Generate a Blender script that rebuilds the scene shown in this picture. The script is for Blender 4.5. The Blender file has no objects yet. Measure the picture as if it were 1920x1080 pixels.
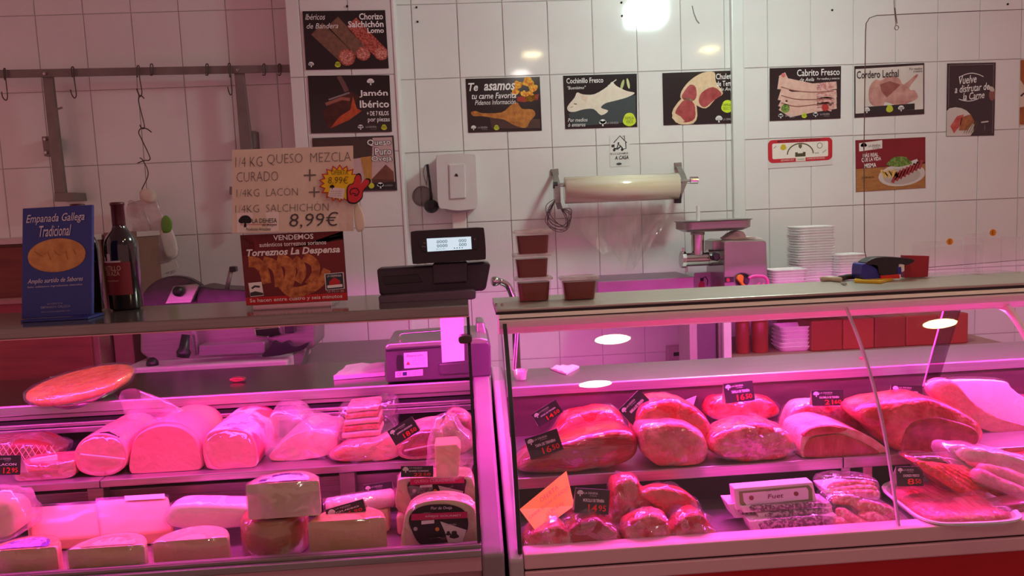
import bpy, bmesh, math, random
from mathutils import Vector, noise as mnoise
random.seed(7)
sc = bpy.context.scene
COL = sc.collection
# ------------------------------------------------------------------ camera
F_PX, YAW, PITCH, ROLL = 1450.0, .0571, .1016, -.0437
CAM = Vector((.189, -3.531, 1.47))
_f = Vector((math.sin(YAW)*math.cos(PITCH), math.cos(YAW)*math.cos(PITCH), -math.sin(PITCH)))
_r0 = Vector((math.cos(YAW), -math.sin(YAW), 0)); _u0 = _r0.cross(_f)
_r = _r0*math.cos(ROLL) + _u0*math.sin(ROLL); _u = _u0*math.cos(ROLL) - _r0*math.sin(ROLL)
cd = bpy.data.cameras.new('camera'); cam = bpy.data.objects.new('camera', cd); COL.objects.link(cam)
cd.sensor_width = 36.0; cd.lens = F_PX/1920*36.0; cd.clip_start = .02; cd.clip_end = 60
from mathutils import Matrix
cam.matrix_world = Matrix(((_r.x, _u.x, -_f.x, CAM.x), (_r.y, _u.y, -_f.y, CAM.y), (_r.z, _u.z, -_f.z, CAM.z), (0, 0, 0, 1)))
sc.camera = cam
# ------------------------------------------------------------------ world and exposure
wd = bpy.data.worlds.new('world'); sc.world = wd; wd.use_nodes = True
wd.node_tree.nodes['Background'].inputs[0].default_value = (1.0, .44, .44, 1)
wd.node_tree.nodes['Background'].inputs[1].default_value = .41
sc.view_settings.view_transform = 'Standard'; sc.view_settings.look = 'None'
sc.view_settings.exposure = 0.0; sc.view_settings.gamma = 1.0; sc.view_settings.use_curve_mapping = False
sc.cycles.use_denoising = True
sc.cycles.transparent_max_bounces = 32
sc.cycles.sample_clamp_indirect = 6.0
PINK = (1.0, .06, .66)
TUBE_L, TUBE_R = 92.0, 290.0
LED_L, LED_R = 3.9, 4.0          # watts of each case's light strip
PANEL_STRENGTH = 74.0             # the square lamp over the serving aisle
SPOT_STRENGTH = 52.0               # the round downlights over the customers
CEIL = 2.63

# ------------------------------------------------------------------ helpers
def ray(x, y): return _f + _r*((x-960)/F_PX) + _u*((540-y)/F_PX)
def at(x, y, Y):
    d = ray(x, y); return CAM + d*((Y-CAM.y)/d.y)
def atz(x, y, Z):
    d = ray(x, y); return CAM + d*((Z-CAM.z)/d.z)
def lin(c):
    if isinstance(c, str): c = [int(c[i:i+2], 16)/255 for i in (0, 2, 4)]
    return [(v/12.92 if v <= .04045 else ((v+.055)/1.055)**2.4) for v in c[:3]] + [1.0]
MATS = {}
def mat(name, c1='808080', c2=None, rough=.5, metal=0., scale=20., bump=0., bscale=None, emit=0., thr=None, stretch=None, coat=0., sss=0., detail=4., spec=None, ecol=None, vein=None):
    if name in MATS: return MATS[name]
    m = bpy.data.materials.new(name); m.use_nodes = True; nt = m.node_tree; N = nt.nodes; L = nt.links
    b = N['Principled BSDF']; b.inputs['Roughness'].default_value = rough; b.inputs['Metallic'].default_value = metal
    if spec is not None: b.inputs['Specular IOR Level'].default_value = spec
    b.inputs['Coat Weight'].default_value = coat; b.inputs['Coat Roughness'].default_value = .12
    tc = N.new('ShaderNodeTexCoord'); mp = N.new('ShaderNodeMapping'); L.new(tc.outputs['Object'], mp.inputs[0])
    if stretch: mp.inputs['Scale'].default_value = stretch
    nz = N.new('ShaderNodeTexNoise'); nz.inputs['Scale'].default_value = scale; nz.inputs['Detail'].default_value = detail; L.new(mp.outputs[0], nz.inputs['Vector'])
    rp = N.new('ShaderNodeValToRGB'); L.new(nz.outputs['Fac'], rp.inputs[0])
    a = lin(c1); bb = lin(c2) if c2 else [min(1, v*1.08) for v in a[:3]]+[1]
    lo, hi = thr if thr else (.3, .7)
    rp.color_ramp.elements[0].position = lo; rp.color_ramp.elements[1].position = hi
    rp.color_ramp.elements[0].color = a; rp.color_ramp.elements[1].color = bb
    if vein:      # pale sinew / fat lines: (colour, scale, low, high)
        vc, vs_, v0, v1 = vein; vn = N.new('ShaderNodeTexNoise'); vn.noise_type = 'RIDGED_MULTIFRACTAL'; vn.inputs['Scale'].default_value = vs_; vn.inputs['Detail'].default_value = 2; vn.inputs['Distortion'].default_value = .8
        L.new(mp.outputs[0], vn.inputs['Vector']); mr = N.new('ShaderNodeMapRange'); mr.inputs[1].default_value = v0; mr.inputs[2].default_value = v1; L.new(vn.outputs['Fac'], mr.inputs[0])
        mxc = N.new('ShaderNodeMix'); mxc.data_type = 'RGBA'; L.new(mr.outputs[0], mxc.inputs[0]); L.new(rp.outputs[0], mxc.inputs[6]); mxc.inputs[7].default_value = lin(vc); L.new(mxc.outputs[2], b.inputs['Base Color'])
    else: L.new(rp.outputs[0], b.inputs['Base Color'])
    if emit:
        b.inputs['Emission Color'].default_value = lin(ecol or c1); b.inputs['Emission Strength'].default_value = emit
    if bump:
        n2 = N.new('ShaderNodeTexNoise'); n2.inputs['Scale'].default_value = bscale or scale*2; n2.inputs['Detail'].default_value = 3; L.new(mp.outputs[0], n2.inputs['Vector'])
        bp = N.new('ShaderNodeBump'); bp.inputs['Strength'].default_value = bump; bp.inputs['Distance'].default_value = .01
        L.new(n2.outputs['Fac'], bp.inputs['Height']); L.new(bp.outputs[0], b.inputs['Normal'])
    MATS[name] = m; return m
def clear(name, tint=(1, 1, 1), fmin=.0, fmul=1.0, fmax=1.0, ior=1.45, rough=.02, bump=0., bscale=30., haze=None, hz=0., stretch=None):
    """thin transparent sheet: see-through mixed with a mirror layer by fresnel; haze adds a cloudy film"""
    if name in MATS: return MATS[name]
    m = bpy.data.materials.new(name); m.use_nodes = True; nt = m.node_tree; N = nt.nodes; L = nt.links
    N.remove(N['Principled BSDF']); out = N['Material Output']
    tr = N.new('ShaderNodeBsdfTransparent'); tr.inputs[0].default_value = (*tint, 1)
    gl = N.new('ShaderNodeBsdfGlossy'); gl.inputs['Roughness'].default_value = rough
    fr = N.new('ShaderNodeFresnel'); fr.inputs['IOR'].default_value = ior
    ma = N.new('ShaderNodeMath'); ma.operation = 'MULTIPLY_ADD'; ma.inputs[1].default_value = fmul; ma.inputs[2].default_value = fmin; ma.use_clamp = True
    ge = N.new('ShaderNodeNewGeometry'); inv = N.new('ShaderNodeMath'); inv.operation = 'SUBTRACT'; inv.inputs[0].default_value = 1.0; L.new(ge.outputs['Backfacing'], inv.inputs[1])
    mu = N.new('ShaderNodeMath'); mu.operation = 'MULTIPLY'; L.new(fr.outputs[0], mu.inputs[0]); L.new(inv.outputs[0], mu.inputs[1]); L.new(mu.outputs[0], ma.inputs[0])
    mn = N.new('ShaderNodeMath'); mn.operation = 'MINIMUM'; mn.inputs[1].default_value = fmax; L.new(ma.outputs[0], mn.inputs[0])
    mx = N.new('ShaderNodeMixShader'); L.new(mn.outputs[0], mx.inputs[0]); L.new(gl.outputs[0], mx.inputs[2])
    first = tr
    tc = N.new('ShaderNodeTexCoord'); mp = N.new('ShaderNodeMapping'); L.new(tc.outputs['Object'], mp.inputs[0])
    if stretch: mp.inputs['Scale'].default_value = stretch
    if hz:
        df = N.new('ShaderNodeBsdfDiffuse'); df.inputs[0].default_value = lin(haze or 'ffffff')
        h = N.new('ShaderNodeMixShader')
        nz = N.new('ShaderNodeTexNoise'); nz.inputs['Scale'].default_value = bscale*.6; L.new(mp.outputs[0], nz.inputs['Vector'])
        mr = N.new('ShaderNodeMapRange'); mr.inputs[1].default_value = .35; mr.inputs[2].default_value = .75; mr.inputs[3].default_value = hz*.25; mr.inputs[4].default_value = hz*1.6
        L.new(nz.outputs['Fac'], mr.inputs[0]); L.new(mr.outputs[0], h.inputs[0]); L.new(tr.outputs[0], h.inputs[1]); L.new(df.outputs[0], h.inputs[2]); first = h
    L.new(first.outputs[0], mx.inputs[1]); L.new(mx.outputs[0], out.inputs[0])
    if bump:
        n2 = N.new('ShaderNodeTexNoise'); n2.inputs['Scale'].default_value = bscale; n2.inputs['Detail'].default_value = 3; n2.inputs['Distortion'].default_value = .6; n2.noise_type = 'RIDGED_MULTIFRACTAL'; L.new(mp.outputs[0], n2.inputs['Vector'])
        bp = N.new('ShaderNodeBump'); bp.inputs['Strength'].default_value = bump; bp.inputs['Distance'].default_value = .006
        L.new(n2.outputs['Fac'], bp.inputs['Height']); L.new(bp.outputs[0], gl.inputs['Normal']); L.new(bp.outputs[0], fr.inputs['Normal'])
    MATS[name] = m; return m
def solid(c, rough=.6):          # printing ink / plain colours by hex
    return mat('ink_'+c, c, rough=rough, scale=60)

class G:
    def __init__(s): s.v = []; s.f = []; s.m = []
    def add(s, vs, fs, mi=0):
        o = len(s.v); s.v += [Vector(v) for v in vs]; s.f += [[i+o for i in q] for q in fs]; s.m += [mi]*len(fs); return s
    def box(s, a, b, mi=0):
        (x0, y0, z0), (x1, y1, z1) = a, b
        return s.add([(x0, y0, z0), (x1, y0, z0), (x1, y1, z0), (x0, y1, z0), (x0, y0, z1), (x1, y0, z1), (x1, y1, z1), (x0, y1, z1)],
                     [(0, 3, 2, 1), (4, 5, 6, 7), (0, 1, 5, 4), (1, 2, 6, 5), (2, 3, 7, 6), (3, 0, 4, 7)], mi)
    def prism(s, pts, ext, mi=0, mi_side=None):
        n = len(pts); ext = Vector(ext); p = [Vector(q) for q in pts]
        nr = Vector((0, 0, 0))
        for i in range(n): nr += p[i].cross(p[(i+1) % n])
        if nr.dot(ext) > 0: p.reverse()
        s.add(p+[q+ext for q in p], [list(range(n)), list(range(2*n-1, n-1, -1))], mi)
        o = len(s.v)-2*n
        for i in range(n):
            j = (i+1) % n; s.f.append([o+i, o+n+i, o+n+j, o+j]); s.m.append(mi if mi_side is None else mi_side)
        return s
    def tube(s, path, r, n=8, mi=0, closed=False):
        P = [Vector(p) for p in path]; m = len(P); up = Vector((.31, .17, .93)).normalized(); rings = []
        for i in range(m):
            t = (P[(i+1) % m]-P[i-1]) if closed else (P[min(i+1, m-1)]-P[max(i-1, 0)])
            t = t.normalized() if t.length > 1e-9 else Vector((0, 0, 1))
            a = up-t*up.dot(t)
            if a.length < 1e-3: a = Vector((1, 0, 0))-t*t.x
            a.normalize(); up = a; b = t.cross(a); rr = r[i] if isinstance(r, (list, tuple)) else r
            rings.append([P[i]+(a*math.cos(2*math.pi*k/n)+b*math.sin(2*math.pi*k/n))*rr for k in range(n)])
        return s.loft(rings, mi, closed_u=closed, caps=not closed)
    def loft(s, rings, mi=0, closed_u=False, caps=True, open_v=False):
        n = len(rings[0]); m = len(rings); fs = []
        for i in range(m if closed_u else m-1):
            for k in range(n-1 if open_v else n):
                a, b = i, (i+1) % m; fs.append((a*n+k, a*n+(k+1) % n, b*n+(k+1) % n, b*n+k))
        if caps and not open_v: fs += [list(range(n-1, -1, -1)), [(m-1)*n+k for k in range(n)]]
        return s.add([v for r in rings for v in r], fs, mi)
    def lathe(s, prof, c, n=24, mi=0, axis=(0, 0, 1)):
        ax = Vector(axis).normalized(); a = ax.orthogonal().normalized(); b = ax.cross(a); c = Vector(c)
        rings = [[c+ax*z+(a*math.cos(2*math.pi*k/n)+b*math.sin(2*math.pi*k/n))*max(r, 1e-5) for k in range(n)] for r, z in prof]
        return s.loft(rings, mi)
    def build(s, name, mats, parent=None, smooth=False, bev=0., seg=2, sub=0, auto=True):
        o0 = Vector(parent['_o']) if parent is not None and '_o' in parent else Vector((0, 0, 0))
        me = bpy.data.meshes.new(name); me.from_pydata([tuple(v-o0) for v in s.v], [], s.f)
        for m in (mats if isinstance(mats, (list, tuple)) else [mats]): me.materials.append(m)
        me.polygons.foreach_set('material_index', s.m); me.update()
        bm = bmesh.new(); bm.from_mesh(me); bmesh.ops.recalc_face_normals(bm, faces=bm.faces); bm.to_mesh(me); bm.free()
        if smooth: me.polygons.foreach_set('use_smooth', [True]*len(me.polygons))
        ob = bpy.data.objects.new(name, me); COL.objects.link(ob)
        if parent is not None: ob.parent = parent; ob['_o'] = list(o0)
        else: ob['_o'] = [0, 0, 0]
        if bev:
            md = ob.modifiers.new('bevel', 'BEVEL'); md.width = bev; md.segments = seg; md.limit_method = 'ANGLE'; md.angle_limit = .6
        if sub:
            md = ob.modifiers.new('subsurf', 'SUBSURF'); md.levels = sub; md.render_levels = sub
        return ob
def thing(name, label, cat, loc, group=None):
    o = bpy.data.objects.new(name, None); COL.objects.link(o); o.location = loc; o['_o'] = list(loc); o.empty_display_size = .05
    o['label'] = label; o['category'] = cat
    if group: o['group'] = group
    return o
def tag_(o, label=None, cat=None, group=None, kind=None):
    for k, v in (('label', label), ('category', cat), ('group', group), ('kind', kind)):
        if v: o[k] = v
    return o
def struct(o): o['kind'] = 'structure'; return o
def smoothpts(P, n=6, closed=True):
    P = [Vector(p) for p in P]; out = []; m = len(P)
    for i in range(m if closed else m-1):
        g = (lambda k: P[k % m]) if closed else (lambda k: P[max(0, min(m-1, k))])
        p0, p1, p2, p3 = g(i-1), g(i), g(i+1), g(i+2)
        for k in range(n):
            t = k/n
            out.append(.5*((2*p1)+(p2-p0)*t+(2*p0-5*p1+4*p2-p3)*t*t+(3*p1-p0-3*p2+p3)*t**3))
    if not closed: out.append(P[-1])
    return out
def pxs(pts, Y): return [at(x, y, Y) for x, y in pts]
def smpx(pts, n=5, closed=True): return [(v.x, v.y) for v in smoothpts([(a, b, 0) for a, b in pts], n, closed)]
def slab(name, pts, Y, thick, m, parent=None, bev=.002, mside=None, zmin=None, **k):
    """outline (image coordinates on the upright plane y=Y) given a real thickness towards the wall"""
    P = pxs(pts, Y)
    if zmin is not None:
        for q in P: q.z = max(q.z, zmin)
    g = G(); g.prism(P, (0, thick, 0), 0, 1 if mside else None)
    return g.build(name, [m, mside] if mside else m, parent, bev=bev, **k)
def wbox(name, x0, x1, y0, y1, z0, z1, m, parent=None, bev=.002, **k):
    return G().box((x0, y0, z0), (x1, y1, z1)).build(name, m, parent, bev=bev, **k)
def fbm(v, f): return mnoise.fractal(v*f, 1.0, 2.0, 3)
def loaf(name, pts, Y, thick, m, parent=None, seed=0, amp=.004, freq=18, bulge=.3, z0=None, grow=0., n=5, prof=None, mface=None, cut=None, free=False):
    """organic mass whose front outline is pts on plane Y, rounded back over thick; bottom kept flat at z0"""
    P = pxs(smpx(pts, n), Y); zmin = min(p.z for p in P) if z0 is None else z0
    cx = sum(p.x for p in P)/len(P); H = max(p.z for p in P)-zmin
    prof = prof or [(-.10*bulge, .35), (-.09*bulge, .6), (-.05*bulge, .82), (.0, .94), (.12, 1.0), (.4, 1.02), (.65, .97), (.85, .8), (.97, .5), (1., .2)]
    so = Vector((seed*3.1, seed*1.7, seed*.9)); rings = []
    for oy, sc_ in prof:
        ring = []
        for p in P:
            s2 = sc_*(1+grow)
            zc = zmin+H*.42
            q = Vector((cx+(p.x-cx)*s2, Y+oy*thick-grow*thick*.4, zc+(p.z-zc)*s2))
            d = (q-Vector((cx, Y+thick*.4, zmin+H*.4))); d = d.normalized() if d.length else d
            q += d*amp*fbm(q+so, freq)
            if not free: q.z = max(q.z, zmin+.0005)
            ring.append(q)
        rings.append(ring)
    g = G()
    fs_n = len(rings)-1; nn = len(P)
    g.loft(rings, 0)
    if mface:
        k0 = next(i for i, (oy, s) in enumerate(prof) if s >= .93)
        for fi in range(fs_n*nn):
            if fi//nn < (cut if cut is not None else k0): g.m[fi] = 1
        g.m[fs_n*nn] = 1
    ob = g.build(name, [m, mface] if mface else m, parent, smooth=True)
    if prof[0][1] == 0: ob.data.set_sharp_from_angle(angle=.45)
    return ob
def blob(g, c, r, seed=0, amp=.05, freq=3., nu=24, nv=14, flat=None, rotz=0., roty=0., e=1.0, mi=0):
    c = Vector(c); so = Vector((seed*2.3, seed*1.1, seed*.7)); rings = []
    R = Matrix.Rotation(rotz, 3, 'Z') @ Matrix.Rotation(roty, 3, 'Y')
    for j in range(nv+1):
        t = math.pi*j/nv; ring = []
        for i in range(nu):
            a = 2*math.pi*i/nu
            f = lambda w: math.copysign(abs(w)**e, w)
            d = Vector((f(math.sin(t))*f(math.cos(a)), f(math.sin(t))*f(math.sin(a)), -f(math.cos(t))))
            k = 1+amp*fbm(d+so, freq)
            q = R @ Vector((d.x*r[0]*k, d.y*r[1]*k, d.z*r[2]*k))
            if flat is not None: q.z = max(q.z, flat)
            ring.append(c+q)
        rings.append(ring)
    g.loft(rings, mi); return g
# ---- text
_tc = {}
def text_geo(s, shear=0., bold=0.):
    k = (s, shear, bold)
    if k in _tc: return _tc[k]
    cu = bpy.data.curves.new('t', 'FONT'); cu.body = s; cu.resolution_u = 2; cu.shear = shear; cu.offset = bold
    ob = bpy.data.objects.new('t', cu); COL.objects.link(ob)
    dg = bpy.context.evaluated_depsgraph_get(); me = bpy.data.meshes.new_from_object(ob.evaluated_get(dg))
    vs = [(v.co.x, v.co.y) for v in me.vertices]; fs = [list(p.vertices) for p in me.polygons]
    bpy.data.objects.remove(ob); bpy.data.curves.remove(cu); bpy.data.meshes.remove(me)
    x0 = min(v[0] for v in vs); x1 = max(v[0] for v in vs); y0 = min(v[1] for v in vs); y1 = max(v[1] for v in vs)
    vs = [((x-x0)/max(x1-x0, 1e-6), (y-y0)/max(y1-y0, 1e-6)) for x, y in vs]
    _tc[k] = (vs, fs); return vs, fs
class Print:
    """flat printing on a sheet: u to the right, v downwards, both 0..1"""
    def __init__(s, TL, TR, BR, BL, nrm, step=.0004):
        s.c = [Vector(p) for p in (TL, TR, BR, BL)]; s.n = Vector(nrm).normalized(); s.st = step
        s.asp = ((s.c[1]-s.c[0]).length)/max((s.c[3]-s.c[0]).length, 1e-6); s.bend = None; s.els = []; s.cur = None; s.begin('printed_picture')
    def begin(s, name): s.cur = [name, G(), []]; s.els.append(s.cur); return s
    def P(s, u, v, l):
        a = s.c[0].lerp(s.c[1], u); b = s.c[3].lerp(s.c[2], u); p = a.lerp(b, v)
        return p+s.n*(s.st*l)+(s.bend(u, v) if s.bend else Vector((0, 0, 0)))
    def mi(s, m, L):
        m = solid(m) if isinstance(m, str) else m
        if m not in L: L.append(m)
        return L.index(m)
    def poly(s, c, pts, l=1):
        cl = lambda t: max(.004, min(.996, t))
        pts = [(cl(u), cl(v)) for u, v in pts]; pts = [q for i, q in enumerate(pts) if math.dist(q, pts[i-1]) > 1e-5]
        if len(pts) > 2: s.cur[1].add([s.P(u, v, l) for u, v in pts], [list(range(len(pts)))], s.mi(c, s.cur[2]))
        return s
    def ell(s, c, cx, cy, rx, ry=None, rot=0, l=1, n=20, wob=0., seed=0):
        ry = rx*s.asp if ry is None else ry; pts = []
        for i in range(n):
            a = 2*math.pi*i/n; k = 1+wob*math.sin(a*3+seed)+wob*.6*math.sin(a*5+seed*2)
            x, y = rx*k*math.cos(a), ry/s.asp*k*math.sin(a)
            pts.append((cx+x*math.cos(rot)-y*math.sin(rot), cy+(x*math.sin(rot)+y*math.cos(rot))*s.asp))
        return s.poly(c, pts, l)
    def stroke(s, c, pts, w, l=1, w2=None):
        cl = lambda t: max(.004, min(.996, t))
        pts = [(a, b/s.asp) for a, b in pts]; L_ = []; R_ = []; m = len(pts)
        for i, (x, y) in enumerate(pts):
            x0, y0 = pts[max(0, i-1)]; x1, y1 = pts[min(m-1, i+1)]; d = math.hypot(x1-x0, y1-y0) or 1
            ww = (w if w2 is None else w+(w2-w)*i/(m-1))/2
            nx, ny = -(y1-y0)/d*ww, (x1-x0)/d*ww
            L_.append((cl(x+nx), cl((y+ny)*s.asp))); R_.append((cl(x-nx), cl((y-ny)*s.asp)))
        vs = [s.P(u, v, l) for u, v in L_+R_]; s.cur[1].add(vs, [(i, i+1, m+i+1, m+i) for i in range(m-1)], s.mi(c, s.cur[2])); return s
    def text(s, c, t, x, y, w, h, shear=0., bold=0., l=4, rot=0.):
        vs, fs = text_geo(t, shear, bold); ca, sa = math.cos(rot), math.sin(rot); q = []
        for a, b in vs:
            dx, dy = a*w, (1-b)*h/s.asp; q.append((x+dx*ca-dy*sa, y+(dx*sa+dy*ca)*s.asp))
        s.els.append(['lettering', G().add([s.P(u, v, l) for u, v in q], fs), [solid(c)]]); return s
    def mark(s, name, fn):
        k = s.cur; s.begin(name); fn(); s.cur = k; return s
    def tree(s, c, x, y, w, l=3):
        h = w*s.asp; k = s.cur; s.begin('tree_emblem')
        s.ell(c, x+w*.5, y+h*.35, w*.42, h*.3, l=l); s.ell(c, x+w*.25, y+h*.45, w*.25, h*.22, l=l); s.ell(c, x+w*.75, y+h*.45, w*.25, h*.22, l=l)
        s.poly(c, [(x+w*.44, y+h*.5), (x+w*.56, y+h*.5), (x+w*.6, y+h*.95), (x+w*.4, y+h*.95)], l); s.cur = k; return s
    def done(s, parent):
        for n, g, ms in s.els:
            if g.f: g.build(n, ms, parent)
def sheet(parent, TL, TR, BR, BL, nrm, thick, m, name='sheet', bend=None, nx=1, ny=1):
    n = Vector(nrm).normalized(); g = G(); c = [Vector(p) for p in (TL, TR, BR, BL)]
    fr, bk = [], []
    for j in range(ny+1):
        for i in range(nx+1):
            u, v = i/nx, j/ny; p = c[0].lerp(c[1], u).lerp(c[3].lerp(c[2], u), v)+(bend(u, v) if bend else Vector((0, 0, 0)))
            fr.append(p); bk.append(p-n*thick)
    N1 = nx+1; fs = []; o = len(fr)
    for j in range(ny):
        for i in range(nx):
            a = j*N1+i; fs += [(a, a+N1, a+N1+1, a+1), (o+a, o+a+1, o+a+N1+1, o+a+N1)]
    rim = [i for i in range(N1)]+[j*N1+nx for j in range(1, ny+1)]+[ny*N1+i for i in range(nx-1, -1, -1)]+[j*N1 for j in range(ny-1, 0, -1)]
    for k in range(len(rim)): a, b = rim[k], rim[(k+1) % len(rim)]; fs.append((a, b, o+b, o+a))
    g.add(fr+bk, fs); return g.build(name, m, parent)
def poster(name, label, cat, TL, TR, BR, BL, Y, bg, draw, thick=.0012, group=None, rough=.18):
    c = [at(*p, Y) for p in (TL, TR, BR, BL)]
    root = thing(name, label, cat, (c[3]+c[2])/2, group)
    sheet(root, *c, (0, -1, 0), thick, mat('poster_'+bg, bg, rough=rough, scale=8, coat=.6))
    p = Print(*c, (0, -1, 0)); draw(p); p.done(root); return root

# ------------------------------------------------------------------ materials
TILE = mat('white_glazed_tile', 'e4e2df', 'ecebe8', rough=.07, scale=3, coat=.3)
GROUT = mat('grey_grout', 'cac6c2', 'd2cecb', rough=.9, scale=80)
STEEL = mat('brushed_steel', 'a8a4a2', 'bcb8b5', rough=.34, metal=.85, scale=6, stretch=(1, 40, 40), detail=6)
STEELD = mat('worn_steel', '8c8580', '9d9690', rough=.42, metal=.7, scale=8, stretch=(1, 30, 30))
CHROME = mat('polished_steel', 'c8c6c4', rough=.12, metal=1.)
ALU = mat('anodised_aluminium', 'ece0da', 'f0e6e0', rough=.25, metal=.0, scale=4, stretch=(1, 60, 60))
RAILM = mat('grey_painted_rail', '7c7470', '8a827d', rough=.45, metal=.5, scale=14)
WHITEP = mat('white_plastic', 'e6e4e2', rough=.3, scale=6)
BLACKP = mat('black_plastic', '1e1a1d', '26222a', rough=.35, scale=20)
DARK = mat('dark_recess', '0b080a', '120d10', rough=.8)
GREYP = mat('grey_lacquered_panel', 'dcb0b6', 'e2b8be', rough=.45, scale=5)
REDP = mat('red_lacquered_panel', 'b01420', 'ba1a26', rough=.3, scale=5)
WOODR = mat('red_brown_wood', '6a2a22', '84382c', rough=.5, scale=5, stretch=(1, 1, 8))
WOODG = mat('steel_with_wood_reflection', '46383a', '5c4846', rough=.3, metal=.4, scale=5, stretch=(1.5, 1, 14), detail=8)  # streaks paint a wood reflection into the steel colour
CARD = mat('brown_board', '7d5a4a', '8a6655', rough=.7, scale=12)
PAPER = mat('white_paper', 'e9e4da', 'f0ebe2', rough=.75, scale=30)
CREAMP = mat('cream_paper', 'e2d3bd', 'e9dcc8', rough=.75, scale=20)
ORANGEP = mat('orange_paper', 'ffc43a', 'ffcc48', rough=.7, scale=30)
GLASS = clear('clear_glass', tint=(.98, .985, .98), ior=1.45, fmul=1.1)
GLASSC = clear('clear_curved_glass', tint=(.98, .98, .98), ior=1.5, fmul=1.7)
GEDGE = mat('glass_edge', 'd0bcc8', 'dcc8d4', rough=.15, scale=30)
ACRY = clear('clear_acrylic', tint=(.96, .96, .97), ior=1.3, fmul=.6)
FILM = clear('cling_film', fmax=.34, ior=1.45, fmin=.10, fmul=2.4, rough=.13, bump=1., bscale=55, hz=.07, haze='fff0f6')
BAG = clear('plastic_bag', fmax=.26, ior=1.45, fmin=.10, fmul=2.4, rough=.15, bump=1.0, bscale=34, hz=.24, haze='ffe8f4')
FILMT = clear('tight_film', fmax=.26, ior=1.45, fmin=.06, fmul=1.8, rough=.12, bump=.7, bscale=40, hz=.03, haze='ffe8f0')
MEAT = mat('red_meat', 'a01c20', 'cc5a54', rough=.3, scale=32, thr=(.38, .8), bump=.6, bscale=90, coat=.5, vein=('e8a8a0', 16, .75, 1.05))
MEATD = mat('dark_red_meat', '8a1416', 'a83a36', rough=.28, scale=36, thr=(.4, .85), bump=.5, bscale=110, coat=.5, stretch=(.5, 1, 1.4), vein=('d08a84', 22, .85, 1.15))
MEATF = mat('marbled_meat', 'aa282a', 'd87a72', rough=.32, scale=40, thr=(.4, .7), bump=.6, bscale=100, coat=.4, vein=('f0ccc2', 20, .55, .9))
MEATP = mat('pale_meat', 'c05a54', 'd88a80', rough=.35, scale=30, thr=(.35, .75), bump=.5, bscale=80, coat=.5, vein=('f0c0b6', 14, .75, 1.1))
CUTM = mat('cut_meat_face', '982424', 'b85048', rough=.4, scale=60, thr=(.4, .75), bump=.35, bscale=160, coat=.4, stretch=(1, 1, .4), vein=('e0a89e', 18, .95, 1.2))
FAT = mat('fat_rind', 'dca094', 'c0605a', rough=.45, scale=36, thr=(.45, .8), bump=.5, bscale=90, vein=('b03a38', 14, .85, 1.1))
HAM = mat('cooked_ham', 'e88688', 'ee9696', rough=.5, scale=7, thr=(.3, .8), bump=.12, bscale=60)
HAMS = mat('ham_skin', 'd88a80', 'e6a094', rough=.45, scale=9, bump=.2, bscale=30)
TURKEY = mat('turkey_breast', 'f0b4a6', 'f5c0b2', rough=.5, scale=8, bump=.15)
SAUS = mat('fresh_sausage', 'c8504c', 'eeb0a6', rough=.35, scale=110, thr=(.46, .62), bump=.5, bscale=140, coat=.5)
SAUSP = mat('pale_sausage', 'd8948a', 'ecbcb0', rough=.35, scale=70, bump=.5, bscale=90, coat=.5)
CHOR = mat('red_cured_strips', 'c82414', 'f04a30', rough=.4, scale=90, thr=(.35, .65), bump=.8, bscale=130, stretch=(1, 1, 1))
CHEESE = mat('pale_cheese', 'd9b184', 'e2bd92', rough=.55, scale=10, bump=.12, bscale=80)
CHEESEW = mat('cream_cheese_paste', 'e6c8a0', 'ecd2ae', rough=.55, scale=10, bump=.1, bscale=70)
RINDY = mat('waxy_cheese_rind', 'e0b482', 'd8a874', rough=.4, scale=16, bump=.2, bscale=60)
RINDB = mat('brown_cheese_rind', '9c5f34', 'b0733f', rough=.45, scale=18, bump=.3, bscale=70)
FOAM = mat('white_foam_tray', 'f0eeee', rough=.55, scale=50, bump=.05)
CRUST = mat('baked_crust', 'd08428', 'f4bc58', rough=.5, scale=26, thr=(.3, .7), bump=.8, bscale=50)
SAUCE = mat('dark_red_sauce', '6a2018', '76281e', rough=.3, scale=6, coat=.4)
BOTG = mat('dark_bottle_glass', '120c12', '1a1218', rough=.08, coat=1.)
FOIL = mat('maroon_foil', '4a1620', '5a1c28', rough=.35, scale=20)
SCREEN = mat('lit_display', 'c8e6f4', rough=.3, emit=.75)

# ================================================================== the room
WX0, WX1 = -2.4, 3.2
struct(wbox('floor', WX0, WX1, -5.2, .02, -.05, 0, mat('grey_floor_tiles', '6e6662', '7a726d', rough=.4, scale=4), bev=0))
struct(wbox('ceiling', WX0, WX1, -5.2, .02, CEIL, CEIL+.05, mat('white_plaster', 'd8d2cc', rough=.8, scale=6), bev=0))
wall = struct(wbox('wall_back', WX0, WX1, 0, .1, 0, CEIL, GROUT, bev=0))
TW, TH, TG = .2, .3211, .0022
def tile_mesh(w, h):
    g = G().box((-w/2+TG/2, -.006, -h/2+TG/2), (w/2-TG/2, .002, h/2-TG/2)); o = g.build('tile', TILE); me = o.data
    bm = bmesh.new(); bm.from_mesh(me); bmesh.ops.bevel(bm, geom=[e for e in bm.edges if all(v.co.y < 0 for v in e.verts)], offset=.002, segments=2, affect='EDGES'); bm.to_mesh(me); bm.free()
    bpy.data.objects.remove(o); return me
def tiling(parent, xs, Yf, rows, tilt=.0016):
    cache = {}
    for x0, x1 in xs:
        for zt, zb in rows:
            k = (round(x1-x0, 4), round(zt-zb, 4))
            if k not in cache: cache[k] = tile_mesh(*k)
            o = bpy.data.objects.new('tile', cache[k]); COL.objects.link(o); o.parent = parent
            o.location = ((x0+x1)/2, Yf+random.uniform(-.0003, .0003), (zt+zb)/2)
            o.rotation_euler = (random.uniform(-tilt, tilt), 0, random.uniform(-tilt, tilt))
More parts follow.
